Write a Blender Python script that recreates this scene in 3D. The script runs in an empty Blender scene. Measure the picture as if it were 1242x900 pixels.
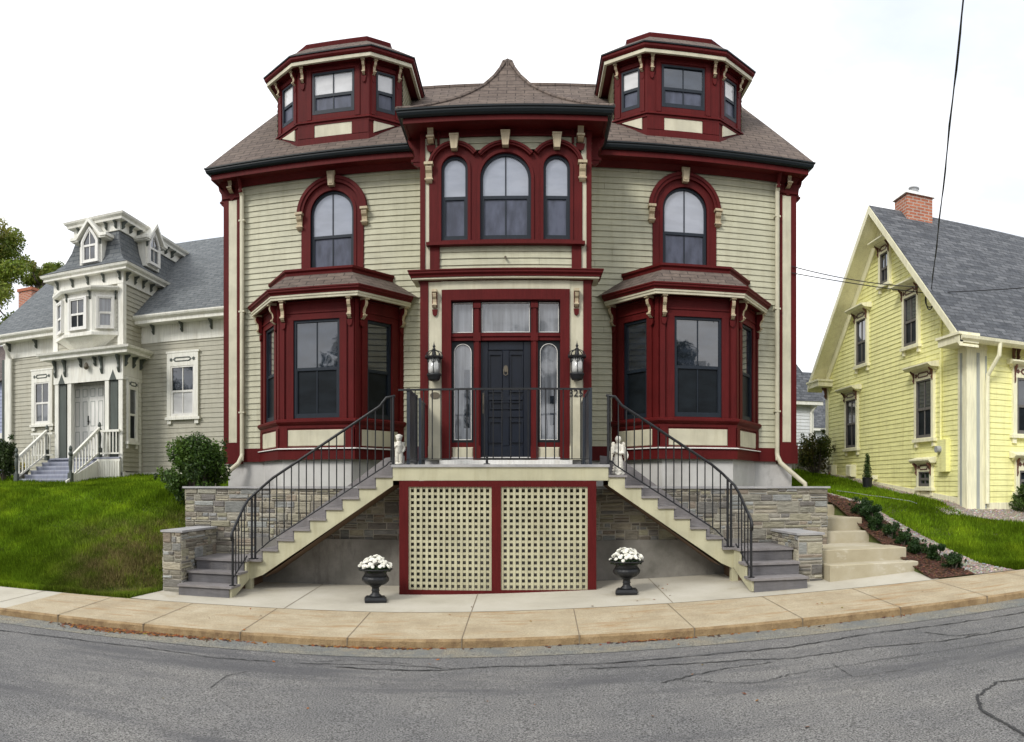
import bpy, bmesh, math, random
import numpy as np
from mathutils import Vector, Matrix, noise
random.seed(7); rng = np.random.default_rng(7)
R = math.radians
sc = bpy.context.scene
COL = sc.collection

# ------------------------------------------------------------------ camera
CX, CZ, F0, PX0, PY0 = 0.36, 1.75, 938.0, 639.0, 590.0   # the photograph is a cylindrical panorama
cam = bpy.data.cameras.new('camera'); camo = bpy.data.objects.new('camera', cam); COL.objects.link(camo)
camo.location = (CX, 0, CZ); camo.rotation_euler = (R(90), 0, 0)
cam.type = 'PANO'; cam.panorama_type = 'CENTRAL_CYLINDRICAL'
cam.central_cylindrical_range_u_min = (0-PX0)/F0
cam.central_cylindrical_range_u_max = (1242-PX0)/F0
cam.central_cylindrical_range_v_min = (PY0-900)/F0
cam.central_cylindrical_range_v_max = PY0/F0
cam.central_cylindrical_radius = 1.0
cam.clip_start = .05; cam.clip_end = 3000
sc.camera = camo

# ------------------------------------------------------------------ sky, sun, exposure
SUN_EL, SUN_AZ = R(37), R(216)     # azimuth clockwise from +Y: behind the camera, a little to its left
w = bpy.data.worlds.new('World'); sc.world = w; w.use_nodes = True
nt = w.node_tree; N = nt.nodes; L = nt.links; N.clear()
out = N.new('ShaderNodeOutputWorld'); bg = N.new('ShaderNodeBackground'); bg.inputs[1].default_value = .1
sky = N.new('ShaderNodeTexSky'); sky.sky_type = 'NISHITA'; sky.sun_disc = False
sky.sun_elevation = SUN_EL; sky.sun_rotation = SUN_AZ
tc = N.new('ShaderNodeTexCoord'); mp = N.new('ShaderNodeMapping'); mp.inputs['Scale'].default_value = (1, 1, 2.6)
n1 = N.new('ShaderNodeTexNoise'); n1.inputs['Scale'].default_value = 2.3; n1.inputs['Detail'].default_value = 7; n1.inputs['Roughness'].default_value = .55
r1 = N.new('ShaderNodeValToRGB'); r1.color_ramp.elements[0].position = .40; r1.color_ramp.elements[0].color = (6.2, 6.6, 7.3, 1)
r1.color_ramp.elements[1].position = .56; r1.color_ramp.elements[1].color = (9.3, 9.3, 9.4, 1)
r2 = N.new('ShaderNodeValToRGB'); r2.color_ramp.elements[0].position = .22; r2.color_ramp.elements[0].color = (.75,)*3+(1,)
r2.color_ramp.elements[1].position = .42; r2.color_ramp.elements[1].color = (1, 1, 1, 1)
mx = N.new('ShaderNodeMixRGB')
L.new(tc.outputs['Generated'], mp.inputs[0]); L.new(mp.outputs[0], n1.inputs['Vector'])
L.new(n1.outputs[0], r1.inputs[0]); L.new(n1.outputs[0], r2.inputs[0])
L.new(r2.outputs[0], mx.inputs[0]); L.new(sky.outputs[0], mx.inputs[1]); L.new(r1.outputs[0], mx.inputs[2])
L.new(mx.outputs[0], bg.inputs[0]); L.new(bg.outputs[0], out.inputs[0])
sl = bpy.data.lights.new('sun', 'SUN'); sl.energy = 1.5; sl.angle = R(16); sl.color = (1, .965, .9)
so = bpy.data.objects.new('sun', sl); COL.objects.link(so)
so.rotation_euler = Vector((-math.sin(SUN_AZ)*math.cos(SUN_EL), -math.cos(SUN_AZ)*math.cos(SUN_EL), -math.sin(SUN_EL))).to_track_quat('-Z', 'Y').to_euler()
sc.view_settings.view_transform = 'Standard'; sc.view_settings.look = 'None'
sc.view_settings.exposure = 0.70; sc.view_settings.gamma = 1.0; sc.view_settings.use_curve_mapping = False
sc.render.engine = 'CYCLES'
sc.cycles.max_bounces = 6; sc.cycles.caustics_reflective = False; sc.cycles.caustics_refractive = False

# ------------------------------------------------------------------ materials (UVs are in metres)
MATS = {}
def mat_base(name):
    m = bpy.data.materials.new(name); m.use_nodes = True
    t = m.node_tree; b = t.nodes['Principled BSDF']; MATS[name] = m
    return m, t.nodes, t.links, b
def node(N, kind, **kw):
    n = N.new(kind)
    for k, v in kw.items():
        if k[0] == '_': setattr(n, k[1:], v)
        else: n.inputs[k.replace('_', ' ')].default_value = v
    return n
def ramp(N, stops):
    r = N.new('ShaderNodeValToRGB'); e = r.color_ramp.elements
    while len(e) < len(stops): e.new(.5)
    for i, (p, c) in enumerate(stops):
        e[i].position = p; e[i].color = tuple(c)+(1,) if len(c) == 3 else c
    return r
def mixc(N, L, fac, a, b, mode='MIX'):
    m = N.new('ShaderNodeMixRGB'); m.blend_type = mode
    for i, v in ((0, fac), (1, a), (2, b)):
        if hasattr(v, 'links') or hasattr(v, 'is_linked'): L.new(v, m.inputs[i])
        elif i == 0: m.inputs[0].default_value = v
        else: m.inputs[i].default_value = tuple(v)+(1,)
    return m.outputs[0]
def scale_c(c, k): return tuple(min(1, x*k) for x in c)
def paint(name, c, rough=.5, var=.12, bump=.12, grain=(60, 60, 3), spec=.4, wear=.0, wearc=(.35, .33, .3)):
    m, N, L, b = mat_base(name)
    tc = N.new('ShaderNodeTexCoord')
    n = node(N, 'ShaderNodeTexNoise', Scale=1.7, Detail=6.0, Roughness=.6); L.new(tc.outputs['Object'], n.inputs['Vector'])
    r = ramp(N, [(.3, scale_c(c, 1-var)), (.7, scale_c(c, 1+var*.8))]); L.new(n.outputs[0], r.inputs[0])
    mp = N.new('ShaderNodeMapping'); mp.inputs['Scale'].default_value = grain; L.new(tc.outputs['Object'], mp.inputs[0])
    n2 = node(N, 'ShaderNodeTexNoise', Scale=1.0, Detail=4.0); L.new(mp.outputs[0], n2.inputs['Vector'])
    r3 = ramp(N, [(.35, (.88, .88, .88)), (.65, (1.06, 1.06, 1.06))]); L.new(n2.outputs[0], r3.inputs[0])
    col = mixc(N, L, 1.0, r.outputs[0], r3.outputs[0], 'MULTIPLY')
    ms = N.new('ShaderNodeMapping'); ms.inputs['Scale'].default_value = (5, 5, .55); L.new(tc.outputs['Object'], ms.inputs[0])
    n5 = node(N, 'ShaderNodeTexNoise', Scale=1.6, Detail=7.0, Roughness=.7); L.new(ms.outputs[0], n5.inputs['Vector'])
    r5 = ramp(N, [(.32, (.84, .82, .78)), (.52, (1, 1, 1)), (.75, (1.04, 1.04, 1.05))]); L.new(n5.outputs[0], r5.inputs[0])
    col = mixc(N, L, .8, col, r5.outputs[0], 'MULTIPLY')
    if wear:
        n4 = node(N, 'ShaderNodeTexNoise', Scale=5.0, Detail=8.0, Roughness=.7); L.new(tc.outputs['Object'], n4.inputs['Vector'])
        r4 = ramp(N, [(.62-wear*.1, (0, 0, 0)), (.72, (wear,)*3)]); L.new(n4.outputs[0], r4.inputs[0])
        col = mixc(N, L, r4.outputs[0], col, wearc)
    L.new(col, b.inputs['Base Color'])
    bp = node(N, 'ShaderNodeBump', Strength=bump, Distance=.01); L.new(n2.outputs[0], bp.inputs['Height']); L.new(bp.outputs[0], b.inputs['Normal'])
    b.inputs['Roughness'].default_value = rough; b.inputs['Specular IOR Level'].default_value = spec
    return m
paint('siding', (.465, .455, .33), .55, .13, .15, (3, 3, 70))
paint('cream', (.53, .50, .375), .5, .05, .06, (3, 3, 3))
paint('stringer', (.46, .44, .30), .5, .05, .06, (3, 3, 3))
paint('red', (.090, .0085, .0085), .55, .15, .12, spec=.13)
paint('goldcream', (.46, .38, .25), .45, .1, .1)
paint('navy', (.016, .022, .032), .4, .15, .05, spec=.5)
paint('gutter', (.005, .009, .011), .4, .2, .03, spec=.3)
paint('sash', (.011, .017, .026), .45, .15, .04, spec=.3)
paint('door', (.004, .007, .015), .33, .3, .15, (30, 30, 3), spec=.4)
paint('black_iron', (.012, .013, .015), .45, .25, .25, (90, 90, 90))
paint('plaster', (.80, .77, .68), .8, .12, .3, (40, 40, 40))
paint('white_line', (.75, .74, .70), .5, .05, .03)
paint('yellow', (.88, .86, .40), .55, .06, .12, (3, 3, 70))
paint('yellow_trim', (.86, .83, .60), .5, .05, .06)
paint('grey_siding', (.40, .385, .31), .55, .08, .12, (3, 3, 70))
paint('grey_trim', (.76, .75, .68), .5, .05, .06)
paint('dark_green', (.075, .088, .078), .5, .1, .05)
paint('pale_grey_strip', (.38, .40, .37), .5, .05, .05)
paint('lilac_step', (.34, .355, .42), .6, .1, .1)
paint('lilac_riser', (.21, .225, .28), .6, .1, .1)
paint('white_siding', (.66, .68, .70), .6, .05, .1, (3, 3, 70))
paint('lilac_siding', (.35, .38, .52), .6, .06, .1, (3, 3, 70))
paint('brown_mark', (.13, .055, .04), .5, .1, .05)
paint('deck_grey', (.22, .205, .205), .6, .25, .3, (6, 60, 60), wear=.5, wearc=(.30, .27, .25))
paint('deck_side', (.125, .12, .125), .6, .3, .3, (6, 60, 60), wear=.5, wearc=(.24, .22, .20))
paint('raw_wood', (.16, .10, .06), .7, .2, .3, (6, 60, 60))
paint('fence_wood', (.20, .18, .15), .8, .2, .3)
paint('bark', (.085, .07, .055), .9, .35, .8, (20, 20, 5))
paint('wire_black', (.012, .012, .014), .6, .1, .0)
paint('steel', (.35, .36, .37), .35, .1, .0)
paint('terracotta', (.14, .13, .12), .7, .1, .1)
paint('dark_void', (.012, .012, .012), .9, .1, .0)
paint('brass', (.12, .10, .07), .3, .2, .05)
paint('frosted', (.45, .46, .46), .25, .25, .02)

def rough_mat(name, stops, scale=3.0, bump=.4, bscale=80.0, rough=.85, speck=0.0, dist=.01, stain=None, speckscale=300.0):
    m, N, L, b = mat_base(name)
    tc = N.new('ShaderNodeTexCoord')
    n = node(N, 'ShaderNodeTexNoise', Scale=scale, Detail=8.0, Roughness=.62); L.new(tc.outputs['Object'], n.inputs['Vector'])
    r = ramp(N, stops); L.new(n.outputs[0], r.inputs[0]); col = r.outputs[0]
    n2 = node(N, 'ShaderNodeTexNoise', Scale=bscale, Detail=5.0, Roughness=.7); L.new(tc.outputs['Object'], n2.inputs['Vector'])
    if speck:
        n3 = node(N, 'ShaderNodeTexNoise', Scale=speckscale, Detail=2.0, Roughness=.8); L.new(tc.outputs['Object'], n3.inputs['Vector'])
        r3 = ramp(N, [(.36, (1-speck,)*3), (.5, (1, 1, 1)), (.64, (1+speck,)*3)]); L.new(n3.outputs[0], r3.inputs[0])
        col = mixc(N, L, 1.0, col, r3.outputs[0], 'MULTIPLY')
    if stain:
        n4 = node(N, 'ShaderNodeTexNoise', Scale=stain[1], Detail=8.0, Roughness=.75)
        mp = N.new('ShaderNodeMapping'); mp.inputs['Scale'].default_value = stain[3] if len(stain) > 3 else (1, 1, 1)
        L.new(tc.outputs['Object'], mp.inputs[0]); L.new(mp.outputs[0], n4.inputs['Vector'])
        r4 = ramp(N, [(stain[2], (0, 0, 0)), (stain[2]+.13, (.75, .75, .75))]); L.new(n4.outputs[0], r4.inputs[0])
        col = mixc(N, L, r4.outputs[0], col, stain[0])
    L.new(col, b.inputs['Base Color'])
    bp = node(N, 'ShaderNodeBump', Strength=bump, Distance=dist); L.new(n2.outputs[0], bp.inputs['Height']); L.new(bp.outputs[0], b.inputs['Normal'])
    b.inputs['Roughness'].default_value = rough; b.inputs['Specular IOR Level'].default_value = .25
    return m
rough_mat('asphalt', [(.3, (.118, .118, .119)), (.5, (.156, .153, .149)), (.7, (.192, .186, .175))], .55, .8, 120, .8, .8, .006, ((.078, .078, .084), .55, .49, (.35, 1.7, 1)), 75.0)
rough_mat('asphalt_edge', [(.3, (.15, .157, .15)), (.5, (.20, .192, .162)), (.7, (.24, .212, .155))], 2.0, .8, 120, .85, .7, .006, ((.14, .15, .15), 3.0, .50), 75.0)
rough_mat('crack', [(.3, (.03, .03, .032)), (.7, (.06, .06, .06))], 5, .6, 90)
rough_mat('kerb_tan', [(.25, (.31, .25, .165)), (.5, (.395, .33, .225)), (.75, (.46, .40, .29))], 2.2, .45, 90, .85, .35, .004, ((.30, .165, .055), 2.6, .53, (.45, 2.8, 1)), 110.0)
rough_mat('kerb_face', [(.25, (.16, .10, .055)), (.5, (.30, .21, .11)), (.75, (.42, .31, .18))], 6, .9, 50, .9, .35, .02)
rough_mat('joint', [(.3, (.15, .12, .08)), (.7, (.25, .20, .14))], 9)
rough_mat('concrete_light', [(.25, (.37, .34, .275)), (.5, (.45, .42, .345)), (.75, (.51, .48, .41))], 1.2, .2, 90, .85, .10, .004, ((.34, .29, .20), 1.4, .57), 160.0)
rough_mat('concrete_step', [(.25, (.31, .265, .175)), (.5, (.40, .355, .25)), (.75, (.48, .44, .35))], 1.5, .25, 70, .85, .12, .004, ((.60, .57, .48), 2.5, .56, (1, 1, 1.8)))
rough_mat('foundation', [(.25, (.36, .345, .335)), (.5, (.50, .488, .475)), (.75, (.60, .59, .575))], 1.2, .25, 60, .85, .1, .005, ((.22, .21, .20), 1.7, .58, (1, 1, .5)))
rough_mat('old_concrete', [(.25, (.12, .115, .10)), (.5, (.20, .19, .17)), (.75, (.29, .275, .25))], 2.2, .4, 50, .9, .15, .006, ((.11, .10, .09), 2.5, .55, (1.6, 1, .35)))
rough_mat('soil', [(.3, (.06, .085, .02)), (.7, (.10, .10, .03))], 2.0, .5, 60, .95)
rough_mat('mulch', [(.3, (.045, .022, .014)), (.7, (.12, .06, .035))], 30, .9, 60, .95, .4, .03)
rough_mat('gravel', [(.3, (.22, .18, .14)), (.7, (.42, .37, .31))], 40, .9, 60, .95, .4, .03)
rough_mat('mortar', [(.3, (.40, .37, .31)), (.7, (.56, .52, .44))], 12, .4, 80)
rough_mat('cap_stone', [(.3, (.26, .26, .27)), (.7, (.42, .41, .40))], 4, .3, 60, .8, .1)
rough_mat('brick', [(.3, (.30, .10, .06)), (.7, (.42, .17, .10))], 9, .3, 60, .85, .2)

def attr_mat(name, rough=.8, bump=.5, bscale=45.0, trans=0.0, spec=.25, dist=.02, mul=1.0, aniso=None):
    m, N, L, b = mat_base(name)
    a = N.new('ShaderNodeVertexColor'); a.layer_name = 'Col'
    tc = N.new('ShaderNodeTexCoord')
    n = node(N, 'ShaderNodeTexNoise', Scale=bscale*.5, Detail=6.0, Roughness=.7); L.new(tc.outputs['Object'], n.inputs['Vector'])
    if aniso:
        mp = N.new('ShaderNodeMapping'); mp.inputs['Scale'].default_value = aniso; L.new(tc.outputs['Object'], mp.inputs[0]); L.new(mp.outputs[0], n.inputs['Vector']); n.inputs['Scale'].default_value = 7.0
    r = ramp(N, [(.3, (.62*mul,)*3), (.7, (1.25*mul,)*3)]); L.new(n.outputs[0], r.inputs[0])
    col = mixc(N, L, 1.0, a.outputs[0], r.outputs[0], 'MULTIPLY'); L.new(col, b.inputs['Base Color'])
    if bump:
        bp = node(N, 'ShaderNodeBump', Strength=bump, Distance=dist); L.new(n.outputs[0], bp.inputs['Height']); L.new(bp.outputs[0], b.inputs['Normal'])
    b.inputs['Roughness'].default_value = rough; b.inputs['Specular IOR Level'].default_value = spec
    if trans:
        t = N.new('ShaderNodeBsdfTranslucent'); L.new(col, t.inputs[0]); ms = N.new('ShaderNodeMixShader'); ms.inputs[0].default_value = trans
        L.new(b.outputs[0], ms.inputs[1]); L.new(t.outputs[0], ms.inputs[2]); L.new(ms.outputs[0], N['Material Output'].inputs[0])
    return m
attr_mat('stone', .85, 1.0, 30, dist=.03, aniso=(1, 1, 4))
attr_mat('leaf', .5, 0, 20, .3, .3)
attr_mat('grass', .9, 0, 3, .35, .0)
attr_mat('chips', .8, .3, 60)
attr_mat('petal', .6, 0, 60, .25, .2, mul=1.25)

def shingle(name, c1, c2, cm, rw=.32, rh=.14, var=.35):
    m, N, L, b = mat_base(name)
    uv = N.new('ShaderNodeUVMap'); uv.uv_map = 'UVMap'
    br = N.new('ShaderNodeTexBrick'); br.inputs['Scale'].default_value = 1.0
    br.inputs['Brick Width'].default_value = rw; br.inputs['Row Height'].default_value = rh
    br.inputs['Mortar Size'].default_value = .011; br.inputs['Mortar Smooth'].default_value = .3
    br.inputs['Color1'].default_value = c1+(1,); br.inputs['Color2'].default_value = c2+(1,); br.inputs['Mortar'].default_value = cm+(1,)
    L.new(uv.outputs[0], br.inputs['Vector'])
    n = node(N, 'ShaderNodeTexNoise', Scale=7.0, Detail=8.0, Roughness=.75); L.new(uv.outputs[0], n.inputs['Vector'])
    r = ramp(N, [(.3, (1-var,)*3), (.7, (1+var,)*3)]); L.new(n.outputs[0], r.inputs[0])
    col = mixc(N, L, 1.0, br.outputs[0], r.outputs[0], 'MULTIPLY'); L.new(col, b.inputs['Base Color'])
    # saw-tooth height so each course laps the one below
    sp = N.new('ShaderNodeSeparateXYZ'); L.new(uv.outputs[0], sp.inputs[0])
    dv = N.new('ShaderNodeMath'); dv.operation = 'DIVIDE'; dv.inputs[1].default_value = rh; L.new(sp.outputs[1], dv.inputs[0])
    fr = N.new('ShaderNodeMath'); fr.operation = 'FRACT'; L.new(dv.outputs[0], fr.inputs[0])
    sb = N.new('ShaderNodeMath'); sb.operation = 'SUBTRACT'; sb.inputs[0].default_value = 1; L.new(fr.outputs[0], sb.inputs[1])
    bp = node(N, 'ShaderNodeBump', Strength=.8, Distance=.02); L.new(sb.outputs[0], bp.inputs['Height'])
    b2 = node(N, 'ShaderNodeBump', Strength=.5, Distance=.01); L.new(n.outputs[0], b2.inputs['Height']); L.new(bp.outputs[0], b2.inputs['Normal'])
    L.new(b2.outputs[0], b.inputs['Normal']); b.inputs['Roughness'].default_value = .9; b.inputs['Specular IOR Level'].default_value = .2
    return m
shingle('roof_brown', (.150, .118, .098), (.115, .09, .078), (.06, .048, .042))
shingle('roof_grey', (.155, .165, .17), (.12, .13, .135), (.07, .08, .09))
shingle('roof_dark', (.13, .135, .145), (.065, .07, .08), (.05, .055, .06), .3, .13, .45)
shingle('roof_far', (.16, .13, .12), (.12, .10, .095), (.06, .05, .05))
shingle('brick_wall', (.40, .15, .085), (.30, .10, .06), (.42, .38, .33), .22, .075, .2)

def glass(name, c, rough=.03, spec=.8, var=.4, coat=0.0, sc_=(1.5, 1.5, 4)):
    m, N, L, b = mat_base(name)
    tc = N.new('ShaderNodeTexCoord'); mp = N.new('ShaderNodeMapping'); mp.inputs['Scale'].default_value = sc_; L.new(tc.outputs['Object'], mp.inputs[0])
    n = node(N, 'ShaderNodeTexNoise', Scale=1.5, Detail=3.0); L.new(mp.outputs[0], n.inputs['Vector'])
    r = ramp(N, [(.35, scale_c(c, 1-var)), (.65, scale_c(c, 1+var))]); L.new(n.outputs[0], r.inputs[0]); L.new(r.outputs[0], b.inputs['Base Color'])
    n2 = node(N, 'ShaderNodeTexNoise', Scale=1.3, Detail=2.0); L.new(tc.outputs['Object'], n2.inputs['Vector'])
    bp = node(N, 'ShaderNodeBump', Strength=.12, Distance=.05); L.new(n2.outputs[0], bp.inputs['Height']); L.new(bp.outputs[0], b.inputs['Normal'])
    b.inputs['Roughness'].default_value = rough; b.inputs['IOR'].default_value = 1.52; b.inputs['Specular IOR Level'].default_value = spec
    b.inputs['Coat Weight'].default_value = coat; b.inputs['Coat Roughness'].default_value = .02
    return m
glass('glass', (.018, .023, .032), .02, 1.0, .5, 1.0)
glass('glass_sky_tint', (.26, .28, .33), .02, 1.0, .10, 1.0)  # bright sky reflection put into the pane's base colour
glass('glass_curtain', (.13, .14, .155), .04, 1.0, .35, .6, (9, 9, .6))
glass('screen', (.008, .011, .014), .4, .15, .35)
glass('screen_sky_tint', (.07, .078, .11), .35, .3, .28, 0, (5, 5, 2))  # insect screen with the dim bluish sky reflection painted into its colour
glass('lantern_glass', (.42, .42, .40), .12, .8, .3, .5, (20, 20, 3))
glass('shade_white', (.55, .55, .55), .1, .8, .1, .5)

# ------------------------------------------------------------------ mesh builder
class Fr:
    """A wall plane: origin, angle in plan; u runs along the wall to the right, w outward, z up."""
    def __init__(s, x, y, deg=0, z=0):
        a = R(deg); s.o = Vector((x, y, z)); s.U = Vector((math.cos(a), math.sin(a), 0)); s.N = Vector((math.sin(a), -math.cos(a), 0))
    def p(s, u, w, z): return s.o + s.U*u + s.N*w + Vector((0, 0, z))
    def px(s, px, py, w=0):
        th = (px-PX0)/F0; D = Vector((math.sin(th), math.cos(th), 0)); O = Vector((CX, 0, 0)); q = Vector((s.o.x, s.o.y, 0))+s.N*w
        t = (q-O).dot(s.N)/D.dot(s.N); P = O+D*t
        return (P-q).dot(s.U), CZ+(PY0-py)/F0*t-s.o.z
WF = Fr(0, 0, 0); WF.N = Vector((0, 1, 0))   # world frame: u=x, w=y
class MB:
    def __init__(s): s.v = []; s.f = []; s.c = []; s.col = None
    def add(s, pts, faces):
        k = len(s.v); s.v += [tuple(p) for p in pts]
        for f in faces: s.f.append(tuple(k+i for i in f)); s.c.append(s.col)
    def box(s, f, u0, u1, w0, w1, z0, z1):
        P = [f.p(u, w, z) for u in (u0, u1) for w in (w0, w1) for z in (z0, z1)]
        s.add(P, [(0, 1, 3, 2), (4, 6, 7, 5), (0, 4, 5, 1), (2, 3, 7, 6), (0, 2, 6, 4), (1, 5, 7, 3)]); return s
    def bevbox(s, f, u0, u1, w0, w1, z0, z1, b=.01):   # front edges chamfered
        P = [f.p(u, w0, z) for u, z in ((u0, z0), (u1, z0), (u1, z1), (u0, z1))]
        P += [f.p(u, w1-b, z) for u, z in ((u0, z0), (u1, z0), (u1, z1), (u0, z1))]
        P += [f.p(u, w1, z) for u, z in ((u0+b, z0+b), (u1-b, z0+b), (u1-b, z1-b), (u0+b, z1-b))]
        F = []
        for i in range(4):
            j = (i+1) % 4; F += [(i, j, j+4, i+4), (i+4, j+4, j+8, i+8)]
        s.add(P, F+[(8, 9, 10, 11), (3, 2, 1, 0)]); return s
    def prism(s, f, pts, w0, w1):            # polygon in (u,z), extruded along w
        n = len(pts); P = [f.p(u, w0, z) for u, z in pts]+[f.p(u, w1, z) for u, z in pts]
        s.add(P, [tuple(range(n)), tuple(range(2*n-1, n-1, -1))]+[(i, (i+1) % n, (i+1) % n+n, i+n) for i in range(n)]); return s
    def side(s, f, pts, u0, u1):             # polygon in (w,z), extruded along u
        n = len(pts); P = [f.p(u0, w, z) for w, z in pts]+[f.p(u1, w, z) for w, z in pts]
        s.add(P, [tuple(range(n)), tuple(range(2*n-1, n-1, -1))]+[(i, (i+1) % n, (i+1) % n+n, i+n) for i in range(n)]); return s
    def ring(s, f, A, B, w0, w1):            # band between outline A (outer) and B (inner), open or closed lists of equal length
        n = len(A); P = []
        for Q, w in ((A, w1), (B, w1), (A, w0), (B, w0)): P += [f.p(u, w, z) for u, z in Q]
        F = []
        for i in range(n):
            j = (i+1) % n
            F += [(i, j, j+n, i+n), (i+n, j+n, j+3*n, i+3*n), (i, i+2*n, j+2*n, j)]
        s.add(P, F); return s
    def arc(s, f, uc, zc, r0, r1, w0, w1, a0=0, a1=180, n=20):
        A = []; B = []
        for i in range(n+1):
            a = R(a0+(a1-a0)*i/n); A.append((uc+r1*math.cos(a), zc+r1*math.sin(a))); B.append((uc+r0*math.cos(a), zc+r0*math.sin(a)))
        for i in range(n): s.prism(f, [A[i], A[i+1], B[i+1], B[i]], w0, w1)
        return s
    def fill(s, f, pts, w): s.add([f.p(u, w, z) for u, z in pts], [tuple(range(len(pts)))]); return s
    def quad(s, *p): s.add(p, [tuple(range(len(p)))]); return s
    def hexa(s, lo, hi):                     # general prism between two polygons
        n = len(lo); s.add(list(lo)+list(hi), [tuple(range(n))[::-1], tuple(range(n, 2*n))]+[(i, (i+1) % n, (i+1) % n+n, i+n) for i in range(n)]); return s
    def tube(s, pts, r, n=8, cap=True):
        pts = [Vector(p) for p in pts]; rs = r if isinstance(r, (list, tuple)) else [r]*len(pts); k0 = len(s.v); prev = None
        for i, p in enumerate(pts):
            d = (pts[min(i+1, len(pts)-1)]-pts[max(i-1, 0)]).normalized()
            a = d.cross(Vector((0, 0, 1)) if abs(d.z) < .95 else Vector((0, 1, 0))).normalized() if prev is None else (prev-d*prev.dot(d)).normalized()
            b = d.cross(a); prev = a
            s.v += [tuple(p+(a*math.cos(2*math.pi*j/n)+b*math.sin(2*math.pi*j/n))*rs[i]) for j in range(n)]
        for i in range(len(pts)-1):
            for j in range(n):
                s.f.append((k0+i*n+j, k0+i*n+(j+1) % n, k0+(i+1)*n+(j+1) % n, k0+(i+1)*n+j)); s.c.append(s.col)
        if cap:
            s.f.append(tuple(k0+j for j in range(n))[::-1]); s.c.append(s.col); s.f.append(tuple(k0+(len(pts)-1)*n+j for j in range(n))); s.c.append(s.col)
        return s
    def lathe(s, c, prof, n=24, flute=0, nf=0):
        k0 = len(s.v)
        for i, (r, z) in enumerate(prof):
            for j in range(n):
                a = 2*math.pi*j/n; rr = r*(1+(flute*math.cos(nf*a) if nf else 0)); s.v.append((c[0]+rr*math.cos(a), c[1]+rr*math.sin(a), c[2]+z))
        for i in range(len(prof)-1):
            for j in range(n):
                s.f.append((k0+i*n+j, k0+i*n+(j+1) % n, k0+(i+1)*n+(j+1) % n, k0+(i+1)*n+j)); s.c.append(s.col)
        s.f.append(tuple(k0+j for j in range(n))[::-1]); s.c.append(s.col); s.f.append(tuple(k0+(len(prof)-1)*n+j for j in range(n))); s.c.append(s.col)
        return s
    def sweep(s, path, prof, closed=False):  # prof: closed polygon of (outward, z); path: plan points, outward = right of travel
        n = len(path); m = len(prof); offs = []
        for i in range(n):
            def nrm(a, b):
                d = Vector((b[0]-a[0], b[1]-a[1])).normalized(); return Vector((d.y, -d.x))
            if closed: n1 = nrm(path[i-1], path[i]); n2 = nrm(path[i], path[(i+1) % n])
            else:
                n1 = nrm(path[max(i-1, 0)], path[max(i, 1)]) if i else nrm(path[0], path[1]); n2 = nrm(path[i], path[i+1]) if i < n-1 else n1
            mm = (n1+n2); mm = mm/(1+n1.dot(n2)); offs.append(mm)
        P = [(path[i][0]+offs[i].x*o, path[i][1]+offs[i].y*o, z) for i in range(n) for o, z in prof]
        F = []
        for i in range(n if closed else n-1):
            for j in range(m):
                a = i*m+j; b = i*m+(j+1) % m; c = ((i+1) % n)*m; F.append((a, b, c+(j+1) % m, c+j))
        if not closed: F += [tuple(range(m))[::-1], tuple((n-1)*m+j for j in range(m))]
        s.add(P, F); return s
    def build(s, name, mat, parent=None, smooth=False, **tagkw):
        while parent is not None and parent.parent is not None and parent.parent.parent is not None: parent = parent.parent
        off = Vector((0, 0, 0)); q = parent
        while q is not None: off += q.location; q = q.parent
        me = bpy.data.meshes.new(name); V = [(a-off.x, b-off.y, c-off.z) for a, b, c in s.v]
        me.from_pydata(V, [], s.f)
        bm = bmesh.new(); bm.from_mesh(me); bmesh.ops.recalc_face_normals(bm, faces=bm.faces)
        bm.to_mesh(me); bm.free(); me.update()
        if any(c is not None for c in s.c):
            ca = me.color_attributes.new('Col', 'FLOAT_COLOR', 'CORNER'); arr = np.ones((len(me.loops), 4), 'f')
            for p in me.polygons:
                c = s.c[p.index]
                if c is not None: arr[p.loop_start:p.loop_start+p.loop_total, :3] = c
            ca.data.foreach_set('color', arr.ravel())
        uvl = me.uv_layers.new(name='UVMap'); UV = np.zeros((len(me.loops), 2), 'f')
        for p in me.polygons:
            n_ = p.normal
            if abs(n_.z) > .97: t = Vector((1, 0, 0)); b = Vector((0, 1, 0))
            else: t = Vector((-n_.y, n_.x, 0)).normalized(); b = n_.cross(t)
            for li in range(p.loop_start, p.loop_start+p.loop_total):
                co = me.vertices[me.loops[li].vertex_index].co; UV[li] = (co.dot(t), co.dot(b))
            p.use_smooth = smooth
        uvl.data.foreach_set('uv', UV.ravel())
        me.materials.append(MATS[mat]); o = bpy.data.objects.new(name, me); COL.objects.link(o)
        if parent is not None: o.parent = parent
        if tagkw: tag(o, **tagkw)
        return o
def tag(o, label=None, cat=None, group=None, kind=None):
    if label: o['label'] = label
    if cat: o['category'] = cat
    if group: o['group'] = group
    if kind: o['kind'] = kind
    return o
def thing(name, loc, label, cat, group=None):
    o = bpy.data.objects.new(name, None); COL.objects.link(o); o.location = loc; o.empty_display_size = .2
    bpy.context.view_layer.update() if False else None
    return tag(o, label, cat, group)

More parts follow.
